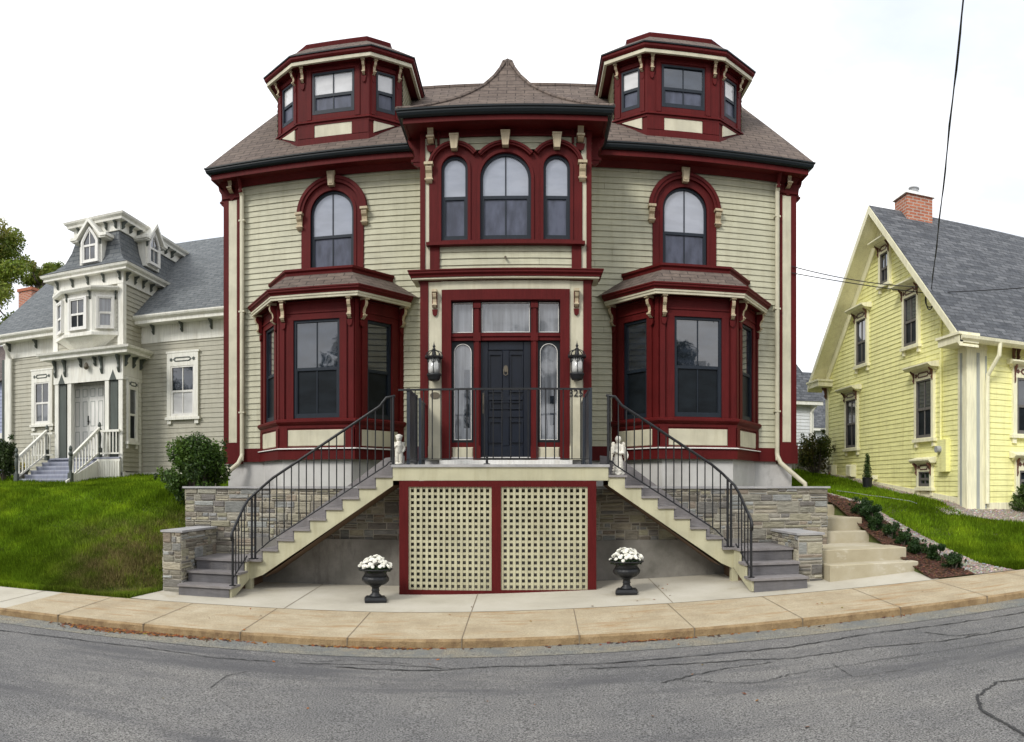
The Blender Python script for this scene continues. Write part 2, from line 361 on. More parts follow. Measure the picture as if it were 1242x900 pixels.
# ------------------------------------------------------------------ ground heights
def sp(x): return np.log1p(np.exp(np.clip(x*2.2, -40, 40)))/2.2
def g(x): return -.05+.036*sp(np.asarray(x, float)+1.2)
def sstep(a, b, x): t = np.clip((x-a)/(b-a), 0, 1); return t*t*(3-2*t)
def apron(x, y): return g(x)+.155+.04*(np.asarray(y, float)-9.9)
def T(x, y):
    x = np.asarray(x, float); y = np.asarray(y, float)
    s0 = g(x)+.15
    left = s0+(1.62-s0)*(np.clip((y-(10.05+.55*sstep(-6.4, -5.2, x)))/(3.6-.55*sstep(-6.4, -5.2, x)), 0, 1)**.85)*1.0+np.clip(y-13.65, 0, 6)*.085
    right = s0+(1.42-s0)*np.clip((y-9.95)/3.6, 0, 1)**1.1+np.clip(y-13.55, 0, 8)*.10
    k = sstep(-5, 5, x); z = left*(1-k)+right*k
    z = z+.02*np.sin(x*1.7+y)*sstep(10.2, 11, y)
    z = np.minimum(z, 2.25)
    base = np.where(y < 9.9, g(x)-.03, z)
    return base
def Tf(x, y): return float(T(x, y))
def drop(px, py):
    th = (px-PX0)/F0; sl = (PY0-py)/F0
    for i in range(600):
        d = 9.5+i*.03; x = CX+d*math.sin(th); y = d*math.cos(th)
        if CZ+sl*d <= Tf(x, y): return x, y, Tf(x, y)
    return x, y, Tf(x, y)

# ------------------------------------------------------------------ ground sheets
def sheet(name, xs, ys, fz, mat, kind='structure', skip=None):
    b = MB(); nx, ny = len(xs), len(ys)
    for y in ys:
        for x in xs: b.v.append((x, y, float(fz(x, y))))
    for j in range(ny-1):
        for i in range(nx-1):
            cx, cy = (xs[i]+xs[i+1])/2, (ys[j]+ys[j+1])/2
            if skip and skip(cx, cy): continue
            a = j*nx+i; b.f.append((a, a+1, a+nx+1, a+nx)); b.c.append(None)
    o = b.build(name, mat); o['kind'] = kind
    for p in o.data.polygons: p.use_smooth = True
    return o
def lin(a, b, st): n = max(1, int(round((b-a)/st))); return [a+(b-a)*i/n for i in range(n+1)]
def gz(x, y):
    if -5.25 <= x <= 5.2 and y > 12.15: return 1.70
    if -5.04 < x < 4.70 and 9.9 < y <= 12.15: return float(apron(x, y))-.06
    if 4.70 <= x <= 6.1 and 9.9 < y <= 15.9: return (float(apron(x, y))-.06) if y < 10.7 else Tf(x, y)-.75
    if y > 60: return 2.2
    return Tf(x, y)
xs = [-900, -200, -60, -30]+lin(-20, -5.35, .35)+[-5.30, -5.24, -5.08, -5.02]+lin(-4.9, 4.65, .6)+[4.69, 4.71, 5.19, 5.22]+lin(5.28, 6.05, .3)+[6.09, 6.12]+lin(6.2, 18, .35)+[30, 60, 200, 900]
ys = [9.85]+lin(9.95, 11.85, .2)+[12.04, 12.16, 12.2]+lin(12.3, 24, .4)+[28, 34, 45, 61, 200, 900]
sheet('ground', xs, ys, gz, 'soil')
rxs = [-300, -80, -30]+lin(-16, 16, .5)+[30, 80, 300]
sheet('road', rxs, [-60, -20, -8, 0, 2, 4, 6, 7, 7.9, 8.45], lambda x, y: g(x), 'asphalt')
sheet('road_edge', rxs, [7.93, 8.1, 8.3, 8.43], lambda x, y: g(x)+.004, 'asphalt_edge')
# pavement: kerb front, slabs with joints
J = [-.35+1.28*k for k in range(-12, 13)]
b = MB(); 
for x0, x1 in zip(lin(-18, 18, .4)[:-1], lin(-18, 18, .4)[1:]):
    P = []
    for x in (x0, x1):
        z = float(g(x)); P.append([(x, 8.40, z-.05), (x, 8.405, z+.075), (x, 8.43, z+.10)])
    for k in range(2): b.quad(P[0][k], P[1][k], P[1][k+1], P[0][k+1])
o = b.build('kerb', 'kerb_face'); o['kind'] = 'structure'
pv = lambda x, y: float(g(x))+.10+.055*(y-8.43)/1.47
sheet('pavement', [-6.4]+lin(-6.2, 18, .4), [8.43, 8.9, 9.4, 9.9], pv, 'kerb_tan')
sheet('path_slab', lin(-18, -6.4, .4), [8.43, 8.9, 9.4, 9.9], pv, 'concrete_light')
b = MB()
for x in J:
    for d, wd in ((0, .012),):
        jit = random.uniform(-.03, .03)
        for y0, y1 in ((8.432, 9.15), (9.15, 9.9)):
            b.quad((x+jit*(y0-8.4)-wd/2, y0, pv(x, y0)+.003), (x+jit*(y0-8.4)+wd/2, y0, pv(x, y0)+.003), (x+jit*(y1-8.4)+wd/2, y1, pv(x, y1)+.003), (x+jit*(y1-8.4)-wd/2, y1, pv(x, y1)+.003))
        b.box(WF, x-.006, x+.006, 8.396, 8.43, float(g(x)), pv(x, 8.4)+.004)
o = b.build('pavement_joints', 'joint'); o['kind'] = 'structure'
b = MB(); ax = lin(-4.7, 4.7, .3)+lin(4.95, 6.2, .25)
def az(x, y): return float(apron(x, y))+.004+(.05*(x-4.7)*(y-9.9) if x > 4.7 else 0)
for x0, x1 in zip(ax[:-1], ax[1:]):
    yl = lambda x: 10.55 if x < 6.21 else 9.9+.65*max(.01, (6.45-x)/.25)
    if x1 <= 4.71:
        for y0, y1 in ((9.9, 10.5), (10.5, 11.3), (11.3, 12.0)): b.quad((x0, y0, az(x0, y0)), (x1, y0, az(x1, y0)), (x1, y1, az(x1, y1)), (x0, y1, az(x0, y1)))
    else: b.quad((x0, 9.9, az(x0, 9.9)), (x1, 9.9, az(x1, 9.9)), (x1, yl(x1), az(x1, yl(x1))+(.04 if x1 > 6.2 else 0)), (x0, yl(x0), az(x0, yl(x0))+(.04 if x0 > 6.2 else 0)))
b.quad((-5.22, 9.9, az(-5, 9.9)+.004), (-4.7, 9.9, az(-4.7, 9.9)), (-4.7, 10.7, az(-4.7, 10.7)), (-5.04, 10.62, az(-5, 10.6)+.012))
o = b.build('forecourt_path', 'concrete_light'); o['kind'] = 'structure'
b = MB()
for x in (-2.85, -.35, 2.25):
    b.quad((x-.005, 9.9, float(apron(x, 9.9))+.008), (x+.005, 9.9, float(apron(x, 9.9))+.008), (x+.005, 12, float(apron(x, 12))+.008), (x-.005, 12, float(apron(x, 12))+.008))
o = b.build('forecourt_joints', 'joint'); o['kind'] = 'structure'
# tar-filled cracks: jagged strips lying on the asphalt
def crack(pts, wd, seed, n=14):
    rr = random.Random(seed); path = []
    for (x0, y0), (x1, y1) in zip(pts[:-1], pts[1:]):
        for i in range(n):
            t = i/n; path.append((x0+(x1-x0)*t, y0+(y1-y0)*t+rr.uniform(-1, 1)*.018))
    path.append(pts[-1]); b = MB()
    ws = [wd*rr.uniform(.35, 1.1) for _ in path]; ws[0] = ws[-1] = .002
    for i in range(len(path)-1):
        (xa, ya), (xb, yb) = path[i], path[i+1]; d = Vector((xb-xa, yb-ya)).normalized(); nx, ny = -d.y, d.x; z = .007+.0002*(seed % 7)
        b.quad((xa-nx*ws[i], ya-ny*ws[i], float(g(xa))+z), (xb-nx*ws[i+1], yb-ny*ws[i+1], float(g(xb))+z), (xb+nx*ws[i+1], yb+ny*ws[i+1], float(g(xb))+z), (xa+nx*ws[i], ya+ny*ws[i], float(g(xa))+z))
    o = b.build('road_crack', 'crack'); o['kind'] = 'structure'
def rd(px, py):
    th = (px-PX0)/F0; d = CZ/((py-PY0)/F0)
    for _ in range(6): x = CX+d*math.sin(th); d = (CZ-float(g(x)))/((py-PY0)/F0)
    return CX+d*math.sin(th), d*math.cos(th)
for k, (pp, wd) in enumerate([
    ([(-40, 760), (60, 772), (170, 785), (260, 798), (330, 803)], .012), ([(0, 765), (45, 770), (110, 778)], .008),
    ([(400, 809), (520, 814), (600, 809), (720, 806), (840, 796), (960, 785), (1060, 768), (1130, 760), (1250, 742)], .016),
    ([(700, 812), (790, 808), (900, 801), (960, 799), (1050, 786), (1150, 777), (1260, 757)], .013),
    ([(800, 829), (870, 813), (940, 803)], .010), ([(1120, 767), (1160, 772), (1190, 768)], .012),
    ([(820, 826), (920, 829), (960, 818), (1060, 802), (1180, 784), (1250, 772)], .006),
    ([(1254, 822), (1210, 828), (1185, 845), (1190, 862), (1215, 876), (1250, 896)], .016),
    ([(355, 805), (470, 806), (560, 812)], .010), ([(1010, 806), (1035, 822), (1100, 812)], .005), ([(255, 835), (275, 820), (300, 815)], .006),
    ([(380, 803), (430, 801), (500, 806)], .006)]):
    crack([rd(*q) for q in pp], wd, 11+k)

# ------------------------------------------------------------------ shared building details
def outline(kind, c, hw, z0, zt, t=0.0, zs=None, n=16):
    """window outline, grown inward by t. rect: zt is the top; arch/gothic: zs is the springing height"""
    h = hw-t; P = [(c-h, z0+t), (c+h, z0+t)]
    if kind == 'rect': return P+[(c+h, zt-t), (c-h, zt-t)]
    if kind == 'arch':
        for i in range(n+1): a = math.pi*i/n; P.append((c+h*math.cos(a), zs+h*math.sin(a)))
        return P
    if kind == 'gothic':
        top = zt-t*1.5; zz = zs-t*.3
        return P+[(c+h, zz), (c+h*.55, zz+(top-zz)*.52), (c, top), (c-h*.55, zz+(top-zz)*.52), (c-h, zz)]
def window(par, f, c, hw, z0, zt, kind='rect', zs=None, rec=-.05, sash='sash', fw=.045, up='glass', low='screen', mull=True, mullow=True, mid=None, label=None, name='window', mw=.010, cross=None):
    mid = mid if mid else (z0+zt)/2
    A = outline(kind, c, hw, z0, zt, 0, zs); B = outline(kind, c, hw, z0, zt, fw, zs)
    m = MB(); m.ring(f, A, B, rec-.03, rec+.025)
    m.box(f, c-hw+fw*.6, c+hw-fw*.6, rec-.02, rec+.012, mid-.03, mid+.025)
    m.box(f, c-hw+fw*.5, c+hw-fw*.5, rec-.025, rec+.02, z0+fw*.5, z0+fw+.035)
    for s in (-1, 1): m.box(f, c+s*(hw-fw*1.1)-.016, c+s*(hw-fw*1.1)+.016, rec-.02, rec+.018, z0+fw, mid)
    ztop_at_c = zt-fw
    if mull: m.box(f, c-mw, c+mw, rec-.03, rec+.004, mid, ztop_at_c)
    if mullow: m.box(f, c-mw, c+mw, rec-.03, rec+.001, z0+fw, mid)
    if cross:
        for zc in cross: m.box(f, c-hw+fw, c+hw-fw, rec-.03, rec+.003, zc-mw, zc+mw)
    wo = m.build(name, sash, par)
    if label: wo['label'] = label
    C = outline(kind, c, hw, z0, zt, fw*.8, zs); lo = [(c-hw+fw*.8, z0+fw*.8), (c+hw-fw*.8, z0+fw*.8), (c+hw-fw*.8, mid), (c-hw+fw*.8, mid)]
    upo = [(c-hw+fw*.8, mid), (c+hw-fw*.8, mid)]+C[2:]
    MB().fill(f, upo, rec-.012).build('glass_pane', up, wo); MB().fill(f, lo, rec-.016).build('insect_screen' if 'screen' in low else 'glass_pane', low, wo)
    return wo
def siding(m, f, u0, u1, z0, z1, e=.112, cut=None, w0=.0, lip=.023):
    z = z0; rr = random.Random(int(abs(u0*100)+z0*10))
    while z < z1-.01:
        zt = min(z+e, z1); segs = [(u0, u1)]
        if cut:
            for a, c in cut((z+zt)/2):
                ns = []
                for s0, s1 in segs:
                    if c <= s0 or a >= s1: ns.append((s0, s1)); continue
                    if a > s0: ns.append((s0, a))
                    if c < s1: ns.append((c, s1))
                segs = ns
        dj = rr.uniform(-.0012, .0012)
        for s0, s1 in segs:
            if s1-s0 < .01: continue
            a = s0
            while a < s1-.001:
                c = min(s1, a+rr.uniform(1.6, 4.2)); c = s1 if s1-c < .5 else c; dj = rr.uniform(-.0022, .0022); e1 = c-(.004 if c < s1 else 0)
                m.add([f.p(a, w0+lip+dj, z), f.p(e1, w0+lip+dj, z), f.p(e1, w0+.004, zt), f.p(a, w0+.004, zt), f.p(a, w0, z), f.p(e1, w0, z)], [(0, 1, 2, 3), (4, 5, 1, 0)]); a = c
        z += e
    return m
def bprof(d, h): return [(0, 0), (d, 0), (d, -.07*h), (d*.82, -.12*h), (d*.9, -.25*h), (d*.78, -.40*h), (d*.5, -.52*h), (d*.42, -.70*h), (d*.55, -.80*h), (d*.5, -.92*h), (d*.2, -h), (0, -h)]
def bracket(par, f, u, ztop, d, h, wd=.07, mat='goldcream', base=None, w0=0.0, name='bracket', block=None):
    m = MB(); pf = [(w0+a, ztop+b_) for a, b_ in bprof(d, h)]; m.side(f, pf, u-wd/2, u+wd/2)
    m.box(f, u-wd*.72, u+wd*.72, w0, w0+d*1.08, ztop-.045, ztop-.001)
    m.box(f, u-wd*.66, u+wd*.66, w0, w0+d*.66, ztop-h*.86, ztop-h*.79)
    o = m.build(name, mat, par)
    if base:
        m = MB(); m.side(f, [(w0+a*.93, ztop+b_*.97-.003) for a, b_ in bprof(d, h)], u-wd*.5-.012, u+wd*.5+.012)
        m.prism(f, [(u-wd*.8, ztop-h-.02), (u-wd*.6, ztop-h-.11), (u, ztop-h-.14), (u+wd*.6, ztop-h-.11), (u+wd*.8, ztop-h-.02)], w0, w0+.03); m.build('pendant', base, o)
    return o

# ------------------------------------------------------------------ the red and sage house
H = thing('clapboard_house', (0, 14.4, 1.7), 'large sage clapboard house with dark red trim, twin bay windows and two roof dormers', 'house')
F = Fr(0, 14.4); FP = Fr(0, 13.1)
AC, AH, AS, AT = 3.335, .43, 7.0, 7.43       # upper arched windows: centre, half width, springing, top
def cutmain(z):
    r = []
    for s in (-1, 1):
        hw = .62 if 5.6 < z < 6.9 else 0
        if 6.9 <= z < AS: hw = .63
        elif AS <= z < AS+.60: hw = math.sqrt(max(0, .62**2-(z-AS)**2))
        if hw: r.append((s*AC-hw, s*AC+hw))
    return r
m = MB(); siding(m, F, -5.25, 5.25, 2.5, 7.74, .112, cutmain); m.build('siding', 'siding', H)
for s in (-1, 1):
    fs = Fr(5.54*s, 14.4 if s > 0 else 22, 90*s); m = MB(); siding(m, fs, .3 if s > 0 else 0, 7.6 if s > 0 else 7.3, 2.5, 7.74, .112); m.build('siding', 'siding', H)
    m = MB(); m.box(Fr(5.54*s, 14.4 if s > 0 else 22, 90*s), 0, 7.6, -.02, .03, 2.24, 2.5); m.build('base_board', 'red', H); m = MB(); m.box(Fr(5.54*s, 14.4 if s > 0 else 22, 90*s), 0, 7.6, -.02, .03, 7.74, 8.02); m.build('frieze_board', 'red', H)
m = MB(); m.box(WF, -5.5, 5.5, 21.9, 22, 1.7, 8); m.build('wall', 'siding', H)
m = MB(); m.box(WF, -5.50, 5.50, 14.42, 22, 1.5, 2.26); m.box(WF, -1.40, 1.40, 13.14, 14.42, 1.5, 2.25)
for s in (-1, 1):
    c = 3.38*s; pl = [(c-1.36, 14.42), (c-.65, 13.44), (c+.65, 13.44), (c+1.36, 14.42)]; m.hexa([(x, y, 1.5) for x, y in pl], [(x, y, 2.245) for x, y in pl])
m.build('foundation', 'foundation', H)
m = MB(); m.box(F, -5.58, 5.58, -.02, .045, 2.235, 2.5); m.build('base_board', 'red', H)
m = MB(); m.box(F, -5.3, 5.3, -.02, .03, 7.735, 8.05)
m.sweep([(-5.3, 14.37), (5.3, 14.37)], [(0, 7.735), (.03, 7.735), (.03, 7.775), (0, 7.79)])
m.build('frieze_board', 'red', H)
# corner pilasters
for s in (-1, 1):
    m = MB(); m.box(F, *sorted((s*5.18, s*5.575)), -.05, .05, 2.505, 8.0); m.box(F, *sorted((s*5.175, s*5.595)), -.05, .075, 2.20, 2.56); m.box(F, *sorted((s*5.175, s*5.60)), -.05, .085, 7.5, 7.56)
    po = m.build('corner_pilaster', 'red', H)
    m = MB(); m.bevbox(F, *sorted((s*5.285, s*5.46)), .0, .058, 2.62, 7.46, .006); m.build('panel', 'cream', po)
    m = MB(); m.box(Fr(5.55*s, 14.4, 90*s) if s > 0 else Fr(-5.55, 14.8, -90), 0, .4, 0, .04, 2.25, 8); m.build('corner_pilaster', 'red', H)
    bracket(H, F, s*5.385, 8.0, .30, .40, .075, base='red', w0=.05)
    bracket(H, Fr(5.59*s, 14.5, 90*s), .0, 7.95, .16, .55, .08, 'red')
    # downspout
    x = s*5.16; m = MB(); m.tube([(x, 14.22, 7.62), (x, 14.30, 7.5), (x, 14.31, 2.4), (x, 14.27, 2.26)], .045, 10)
    xe = s*5.62; m.tube([(x, 14.30, 2.35), (x+s*.04, 14.2, 2.20), (x+s*.38, 13.98, 1.86), (x+s*.44, 13.93, 1.80), (x+s*.44, 13.92, 1.72)], .046, 10)
    for z in (3.2, 5.2, 7.0): m.box(F, x-.06, x+.06, .03, .14, z, z+.03)
    m.build('downspout', 'cream', H)
    m = MB(); m.tube([(x, 13.98, 7.93), (x, 14.10, 7.84), (x, 14.22, 7.66), (x, 14.22, 7.55)], .04, 10); m.build('downspout', 'red', H)
# arched upper windows
def archwin(f, par, c, hw, z0, zs, rh, casing, hood, key=True, low='screen_sky_tint', up='glass_sky_tint', legs_to=None, cor=True, mull=True):
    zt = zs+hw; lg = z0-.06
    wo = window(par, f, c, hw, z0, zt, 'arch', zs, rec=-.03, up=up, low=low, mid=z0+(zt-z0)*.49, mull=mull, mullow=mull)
    if casing:
        m = MB(); A = outline('arch', c, hw+casing, lg, 0, 0, zs); B = outline('arch', c, hw-.004, lg, 0, 0, zs); m.ring(f, A, B, -.06, .04)
        A2 = outline('arch', c, hw+.05, z0-.01, 0, 0, zs); m.ring(f, A2, B, -.06, .058)
        m.build('casing', 'red', wo)
    if hood:
        m = MB(); m.arc(f, c, zs, rh-hood, rh, 0, .095, 0, 180, 26); m.arc(f, c, zs, rh-hood*.55, rh-.015, .095, .12, 0, 180, 26); m.build('hood', 'red', wo)
    if key:
        m = MB(); m.prism(f, [(c-.055, zs+hw+.06), (c+.055, zs+hw+.06), (c+.08, zs+rh+.06), (c-.08, zs+rh+.06)], .03, .16); m.prism(f, [(c-.035, zs+hw+.09), (c+.035, zs+hw+.09), (c+.05, zs+rh+.0), (c-.05, zs+rh+.0)], .16, .175); m.build('keystone', 'goldcream', wo)
    if cor:
        for s in (-1, 1): bracket(wo, f, c+s*(rh-.06), zs+.03, .14, .32, .10, name='corbel', w0=.02)
    return wo
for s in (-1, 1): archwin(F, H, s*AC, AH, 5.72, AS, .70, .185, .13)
# main eaves: gutter, fascia, soffit, roof
EX = 5.78; ringp = [(-EX, 22.4), (-EX, 13.9), (EX, 13.9), (EX, 22.4)]
path = [(-EX+.1, 22.3), (-EX+.1, 14.0), (EX-.1, 14.0), (EX-.1, 22.3)]
m = MB(); m.sweep(path, [(0, 7.88), (.05, 7.875), (.085, 7.90), (.10, 7.94), (.10, 7.965), (.12, 7.975), (.12, 8.0), (.085, 8.0), (.07, 7.96), (0, 7.96)]); m.build('gutter', 'gutter', H)
m = MB(); m.sweep(path, [(0, 7.78), (.012, 7.78), (.012, 7.88), (-.02, 7.985), (-.05, 7.985), (-.05, 7.80)])
m.sweep(path, [(-.42, 7.80), (-.42, 7.83), (0, 7.83), (0, 7.80)]); m.sweep([(-5.53, 22), (-5.53, 14.36), (5.53, 14.36), (5.53, 22)], [(0, 7.80), (.0, 7.70), (.03, 7.70), (.10, 7.80)])
m.build('soffit', 'red', H)
ZR, KY, KX = 10.29, 2.54, .97
def roofq(m, P): m.quad(*P)
m = MB(); e = [(-EX, 13.9, 8.0), (EX, 13.9, 8.0), (EX, 22.4, 8.0), (-EX, 22.4, 8.0)]
t = [(-EX+KX, 13.9+KY, ZR), (EX-KX, 13.9+KY, ZR), (EX-KX, 19.9, ZR), (-EX+KX, 19.9, ZR)]
for i in range(4): m.quad(e[i], e[(i+1) % 4], t[(i+1) % 4], t[i])
m.quad(*t); m.sweep([(x, y) for x, y, z in (t[0], t[1])], [(0, ZR-.02), (.05, ZR-.03), (.05, ZR+.02), (0, ZR+.02)])
m.quad(*[(x, y, z-.05) for x, y, z in e]); m.build('roof', 'roof_brown', H)
# ---- dormers
def dormer(s):
    c = 3.28*s; Yf = 14.23; hf = .69; hb = 1.25; Yb = 14.68; ang = math.degrees(math.atan2(Yb-Yf, hb-hf)); ln = math.hypot(hb-hf, Yb-Yf)
    fl = Fr(c-hb, Yb, -ang); ff = Fr(c, Yf); fr = Fr(c+hf, Yf, ang); zb, zt = 8.05, 9.86
    m = MB(); pl = [(c-hb, 16.4), (c-hb, Yb), (c-hf, Yf), (c+hf, Yf), (c+hb, Yb), (c+hb, 16.4)]
    # walls with window openings: stiles, rails and aprons
    def facade(f, L0, L1, wc, whw, wz0, wz1):
        for a, b_ in ((L0, wc-whw), (wc+whw, L1)): m.box(f, a, b_, -.06, .0, zb, zt)
        m.box(f, wc-whw, wc+whw, -.06, 0, zb, wz0); m.box(f, wc-whw, wc+whw, -.06, 0, wz1, zt)
        m.box(f, L0, L1, -.01, .022, zb, 8.40-.0) if False else None
        for a in (wc-whw-.11, wc+whw+.02): m.box(f, a, a+.09, -.01, .022, wz0-.1, wz1+.1)
        m.box(f, wc-whw-.11, wc+whw+.11, -.01, .024, wz1+.02, wz1+.09)
    facade(ff, -hf, hf, 0, .41, 8.85, 9.64); facade(fl, 0, ln, ln*.5, .20, 8.85, 9.60); facade(fr, 0, ln, ln*.5, .20, 8.85, 9.60)
    mid = ff
    body = m.build('dormer', 'red', H)
    m = MB()
    m.sweep(pl, [(0, 8.69), (.05, 8.69), (.05, 8.71), (.02, 8.74), (0, 8.74)]); m.sweep(pl, [(0, 9.52+.2), (.025, 9.52+.2), (.025, 9.86), (0, 9.86)])
    m.sweep(pl[1:5], [(0, 8.0), (.018, 8.0), (.018, 8.41), (0, 8.41)]); m.sweep(pl[1:5], [(0, 8.64), (.02, 8.64), (.02, 8.69), (0, 8.69)])
    for a, b_ in ((-hf, -.37), (.37, hf)): m.box(ff, a, b_, 0, .018, 8.4, 8.65)
    m.build('trim', 'red', body)
    m = MB(); m.bevbox(ff, -.37, .37, -.02, .008, 8.40, 8.65, .01); m.build('panel', 'cream', body)
    for f, a in ((fl, 1), (fr, -1)):
        u0, u1 = (.18, ln-.10) if a > 0 else (.10, ln-.18)
        m = MB(); m.prism(f, [(u1, 8.42), (u1, 8.63), (u0, 8.63)] if a > 0 else [(u0, 8.42), (u1, 8.63), (u0, 8.63)], 0, .024); m.build('panel', 'cream', body)
    window(body, ff, 0, .41, 8.85, 9.64, mid=9.20, rec=-.02, fw=.04, up='shade_white' if s < 0 else 'glass', low='screen_sky_tint')
    for f in (fl, fr): window(body, f, ln*.5, .20, 8.85, 9.60, mid=9.22, rec=-.02, fw=.035, mull=False, mullow=False, up='shade_white', low='screen_sky_tint')
    for f, us in ((ff, (-hf+.09, hf-.09)), (fl, (.09, ln-.09)), (fr, (.09, ln-.09))):
        for u in us: bracket(body, f, u, 9.757, .13, .27, .05, base='red')
    # side walls, clapboard
    m = MB(); siding(m, Fr(c-hb, 16.4, -90), 0, 16.4-Yb, 8.74, 9.8, .1); m.build('siding', 'siding', body); m = MB(); siding(m, Fr(c+hb, Yb, 90), 0, 16.4-Yb, 8.74, 9.8, .1); m.build('siding', 'siding', body)
    # eaves and roof
    m = MB(); m.sweep(pl, [(.155, 9.735), (.205, 9.735), (.205, 9.80), (.155, 9.80)]); m.build('cornice', 'cream', body)
    m = MB(); m.sweep(pl, [(0, 9.76), (.154, 9.76), (.154, 9.799), (0, 9.799)]); m.sweep(pl, [(.0, 9.801), (.215, 9.801), (.235, 9.82), (.25, 9.84), (.25, 9.885), (0, 9.885)]); m.build('cornice', 'red', body)
    m = MB(); m.sweep(pl, [(.20, 9.887), (.27, 9.887), (.27, 9.91), (.20, 9.915)]); m.build('gutter', 'gutter', body)
    def off(d):
        tn = math.tan(R(ang/2)); tb = math.tan(R((90-ang)/2))
        return [(c-hb-d, 16.6), (c-hb-d, Yb-d*tb), (c-hf-d*tn, Yf-d), (c+hf+d*tn, Yf-d), (c+hb+d, Yb-d*tb), (c+hb+d, 16.6)]
    A = [(x, y, 9.915) for x, y in off(.26)]; B = [(x, y, 10.30) for x, y in off(-.28)]; m = MB()
    for i in range(5): m.quad(A[i], A[i+1], B[i+1], B[i])
    m.quad(*A[::-1]); m.build('roof', 'roof_brown', body)
    m = MB(); m.sweep(off(-.28)[0:6], [(-.05, 10.2), (.02, 10.28), (.035, 10.345), (.035, 10.365), (-.05, 10.365)]); m.build('roof_curb', 'red', body)
    m = MB(); m.add([(x, y, 10.360) for x, y in off(-.28)], [tuple(range(6))]); m.build('roof', 'gutter', body)
for s in (-1, 1): dormer(s)
# ---- bay windows
def bay(s):
    c = 3.375*s; Yw, Yf = 14.4, 13.4; hf = .69; hb = 1.40; ang = math.degrees(math.atan2(Yw-Yf, hb-hf)); ln = math.hypot(hb-hf, Yw-Yf)
    fl = Fr(c-hb, Yw, -ang); ff = Fr(c, Yf); fr = Fr(c+hf, Yf, ang); pl = [(c-hb, Yw), (c-hf, Yf), (c+hf, Yf), (c+hb, Yw)]
    m = MB()
    def facade(f, L0, L1, wc, whw):
        for a, b_ in ((L0, wc-whw), (wc+whw, L1)): m.box(f, a, b_, -.08, .0, 2.4, 5.1)
        m.box(f, wc-whw, wc+whw, -.08, 0, 2.4, 2.985); m.box(f, wc-whw, wc+whw, -.08, 0, 4.755, 5.1)
        for a, b_ in ((wc-whw-.13, wc-whw), (wc+whw, wc+whw+.13)): m.box(f, a, b_, -.01, .028, 2.96, 4.80)
        m.box(f, wc-whw-.13, wc+whw+.13, -.01, .030, 4.755, 4.80)
        # corner boards and frieze panel
        for a, b_ in ((L0, L0+.09), (L1-.09, L1)): m.box(f, a, b_, 0, .032, 2.40, 5.1)
        m.box(f, L0+.09, L1-.09, 0, .018, 4.88, 4.905); m.box(f, L0+.09, L1-.09, 0, .02, 5.06, 5.1)
    facade(ff, -hf, hf, 0, .43); facade(fl, 0, ln, ln*.5, .31); facade(fr, 0, ln, ln*.5, .31)
    body = m.build('bay_window', 'red', H)
    m = MB()
    m.sweep(pl, [(0, 2.235), (.05, 2.235), (.05, 2.42), (0, 2.42)])
    m.sweep(pl, [(0, 2.79), (.035, 2.80), (.035, 2.85), (.07, 2.88), (.095, 2.91), (.095, 2.945), (.06, 2.965), (0, 2.97)])
    m.sweep(pl, [(0, 2.45), (.02, 2.45), (.02, 2.475), (0, 2.475)]); m.sweep(pl, [(0, 2.77), (.02, 2.77), (.02, 2.79), (0, 2.79)])
    for f, L0, L1 in ((ff, -hf, hf), (fl, 0, ln), (fr, 0, ln)):
        for a, b_ in ((L0, L0+.15), (L1-.15, L1)): m.box(f, a, b_, 0, .040, 2.44, 2.80)
    m.build('trim', 'red', body)
    m = MB(); m.sweep(pl, [(0, 2.42), (.085, 2.42), (.085, 2.435), (0, 2.45)]); m.build('drip_cap', 'white_line', body)
    m = MB(); m.bevbox(ff, -hf+.15, hf-.15, 0, .030, 2.475, 2.77, .014); m.build('panel', 'cream', body)
    for f in (fl, fr): m = MB(); m.bevbox(f, .15, ln-.15, 0, .030, 2.475, 2.77, .014); m.build('panel', 'cream', body)
    window(body, ff, 0, .43, 2.985, 4.755, mid=3.87, rec=-.03, fw=.045, up='glass', low='screen')
    for f in (fl, fr): window(body, f, ln*.5, .31, 2.985, 4.755, mid=3.85, rec=-.03, fw=.045, mull=False, mullow=False, up='glass', low='screen')
    for f, us in ((ff, (-hf+.07, hf-.07)), (fl, (.07, ln-.16)), (fr, (.16, ln-.07))):
        for u in us: bracket(body, f, u, 5.115, .15, .38, .062, base='red', w0=.03)
    m = MB(); m.sweep(pl, [(.16, 5.095), (.21, 5.095), (.21, 5.135), (.225, 5.14), (.225, 5.175), (.16, 5.175)]); m.build('cornice', 'cream', body)
    m = MB(); m.sweep(pl, [(0, 5.12), (.159, 5.12), (.159, 5.175), (0, 5.175)]); m.sweep(pl, [(0, 5.176), (.235, 5.176), (.24, 5.20), (.275, 5.225), (.275, 5.25), (.29, 5.262), (.29, 5.285), (0, 5.285)]); m.build('cornice', 'red', body)
    def off(d, z):
        tn = math.tan(R(ang/2)); k = d/math.sin(R(ang)); return [(c-hb-k, Yw, z), (c-hf-d*tn, Yf-d, z), (c+hf+d*tn, Yf-d, z), (c+hb+k, Yw, z)]
    A = off(.275, 5.287); B = off(-.17, 5.63); m = MB()
    for i in range(3): m.quad(A[i], A[i+1], B[i+1], B[i])
    m.build('roof', 'roof_brown', body)
    pc = [(x, y) for x, y, z in off(-.17, 0)]
    m = MB(); m.sweep(pc, [(-.04, 5.58), (.035, 5.60), (.04, 5.65), (.075, 5.68), (.075, 5.72), (-.05, 5.74)]); m.hexa([(x, y, 5.69) for x, y in pc], [(x, y, 5.732) for x, y in pc]); m.build('roof_curb', 'red', body)
for s in (-1, 1): bay(s)
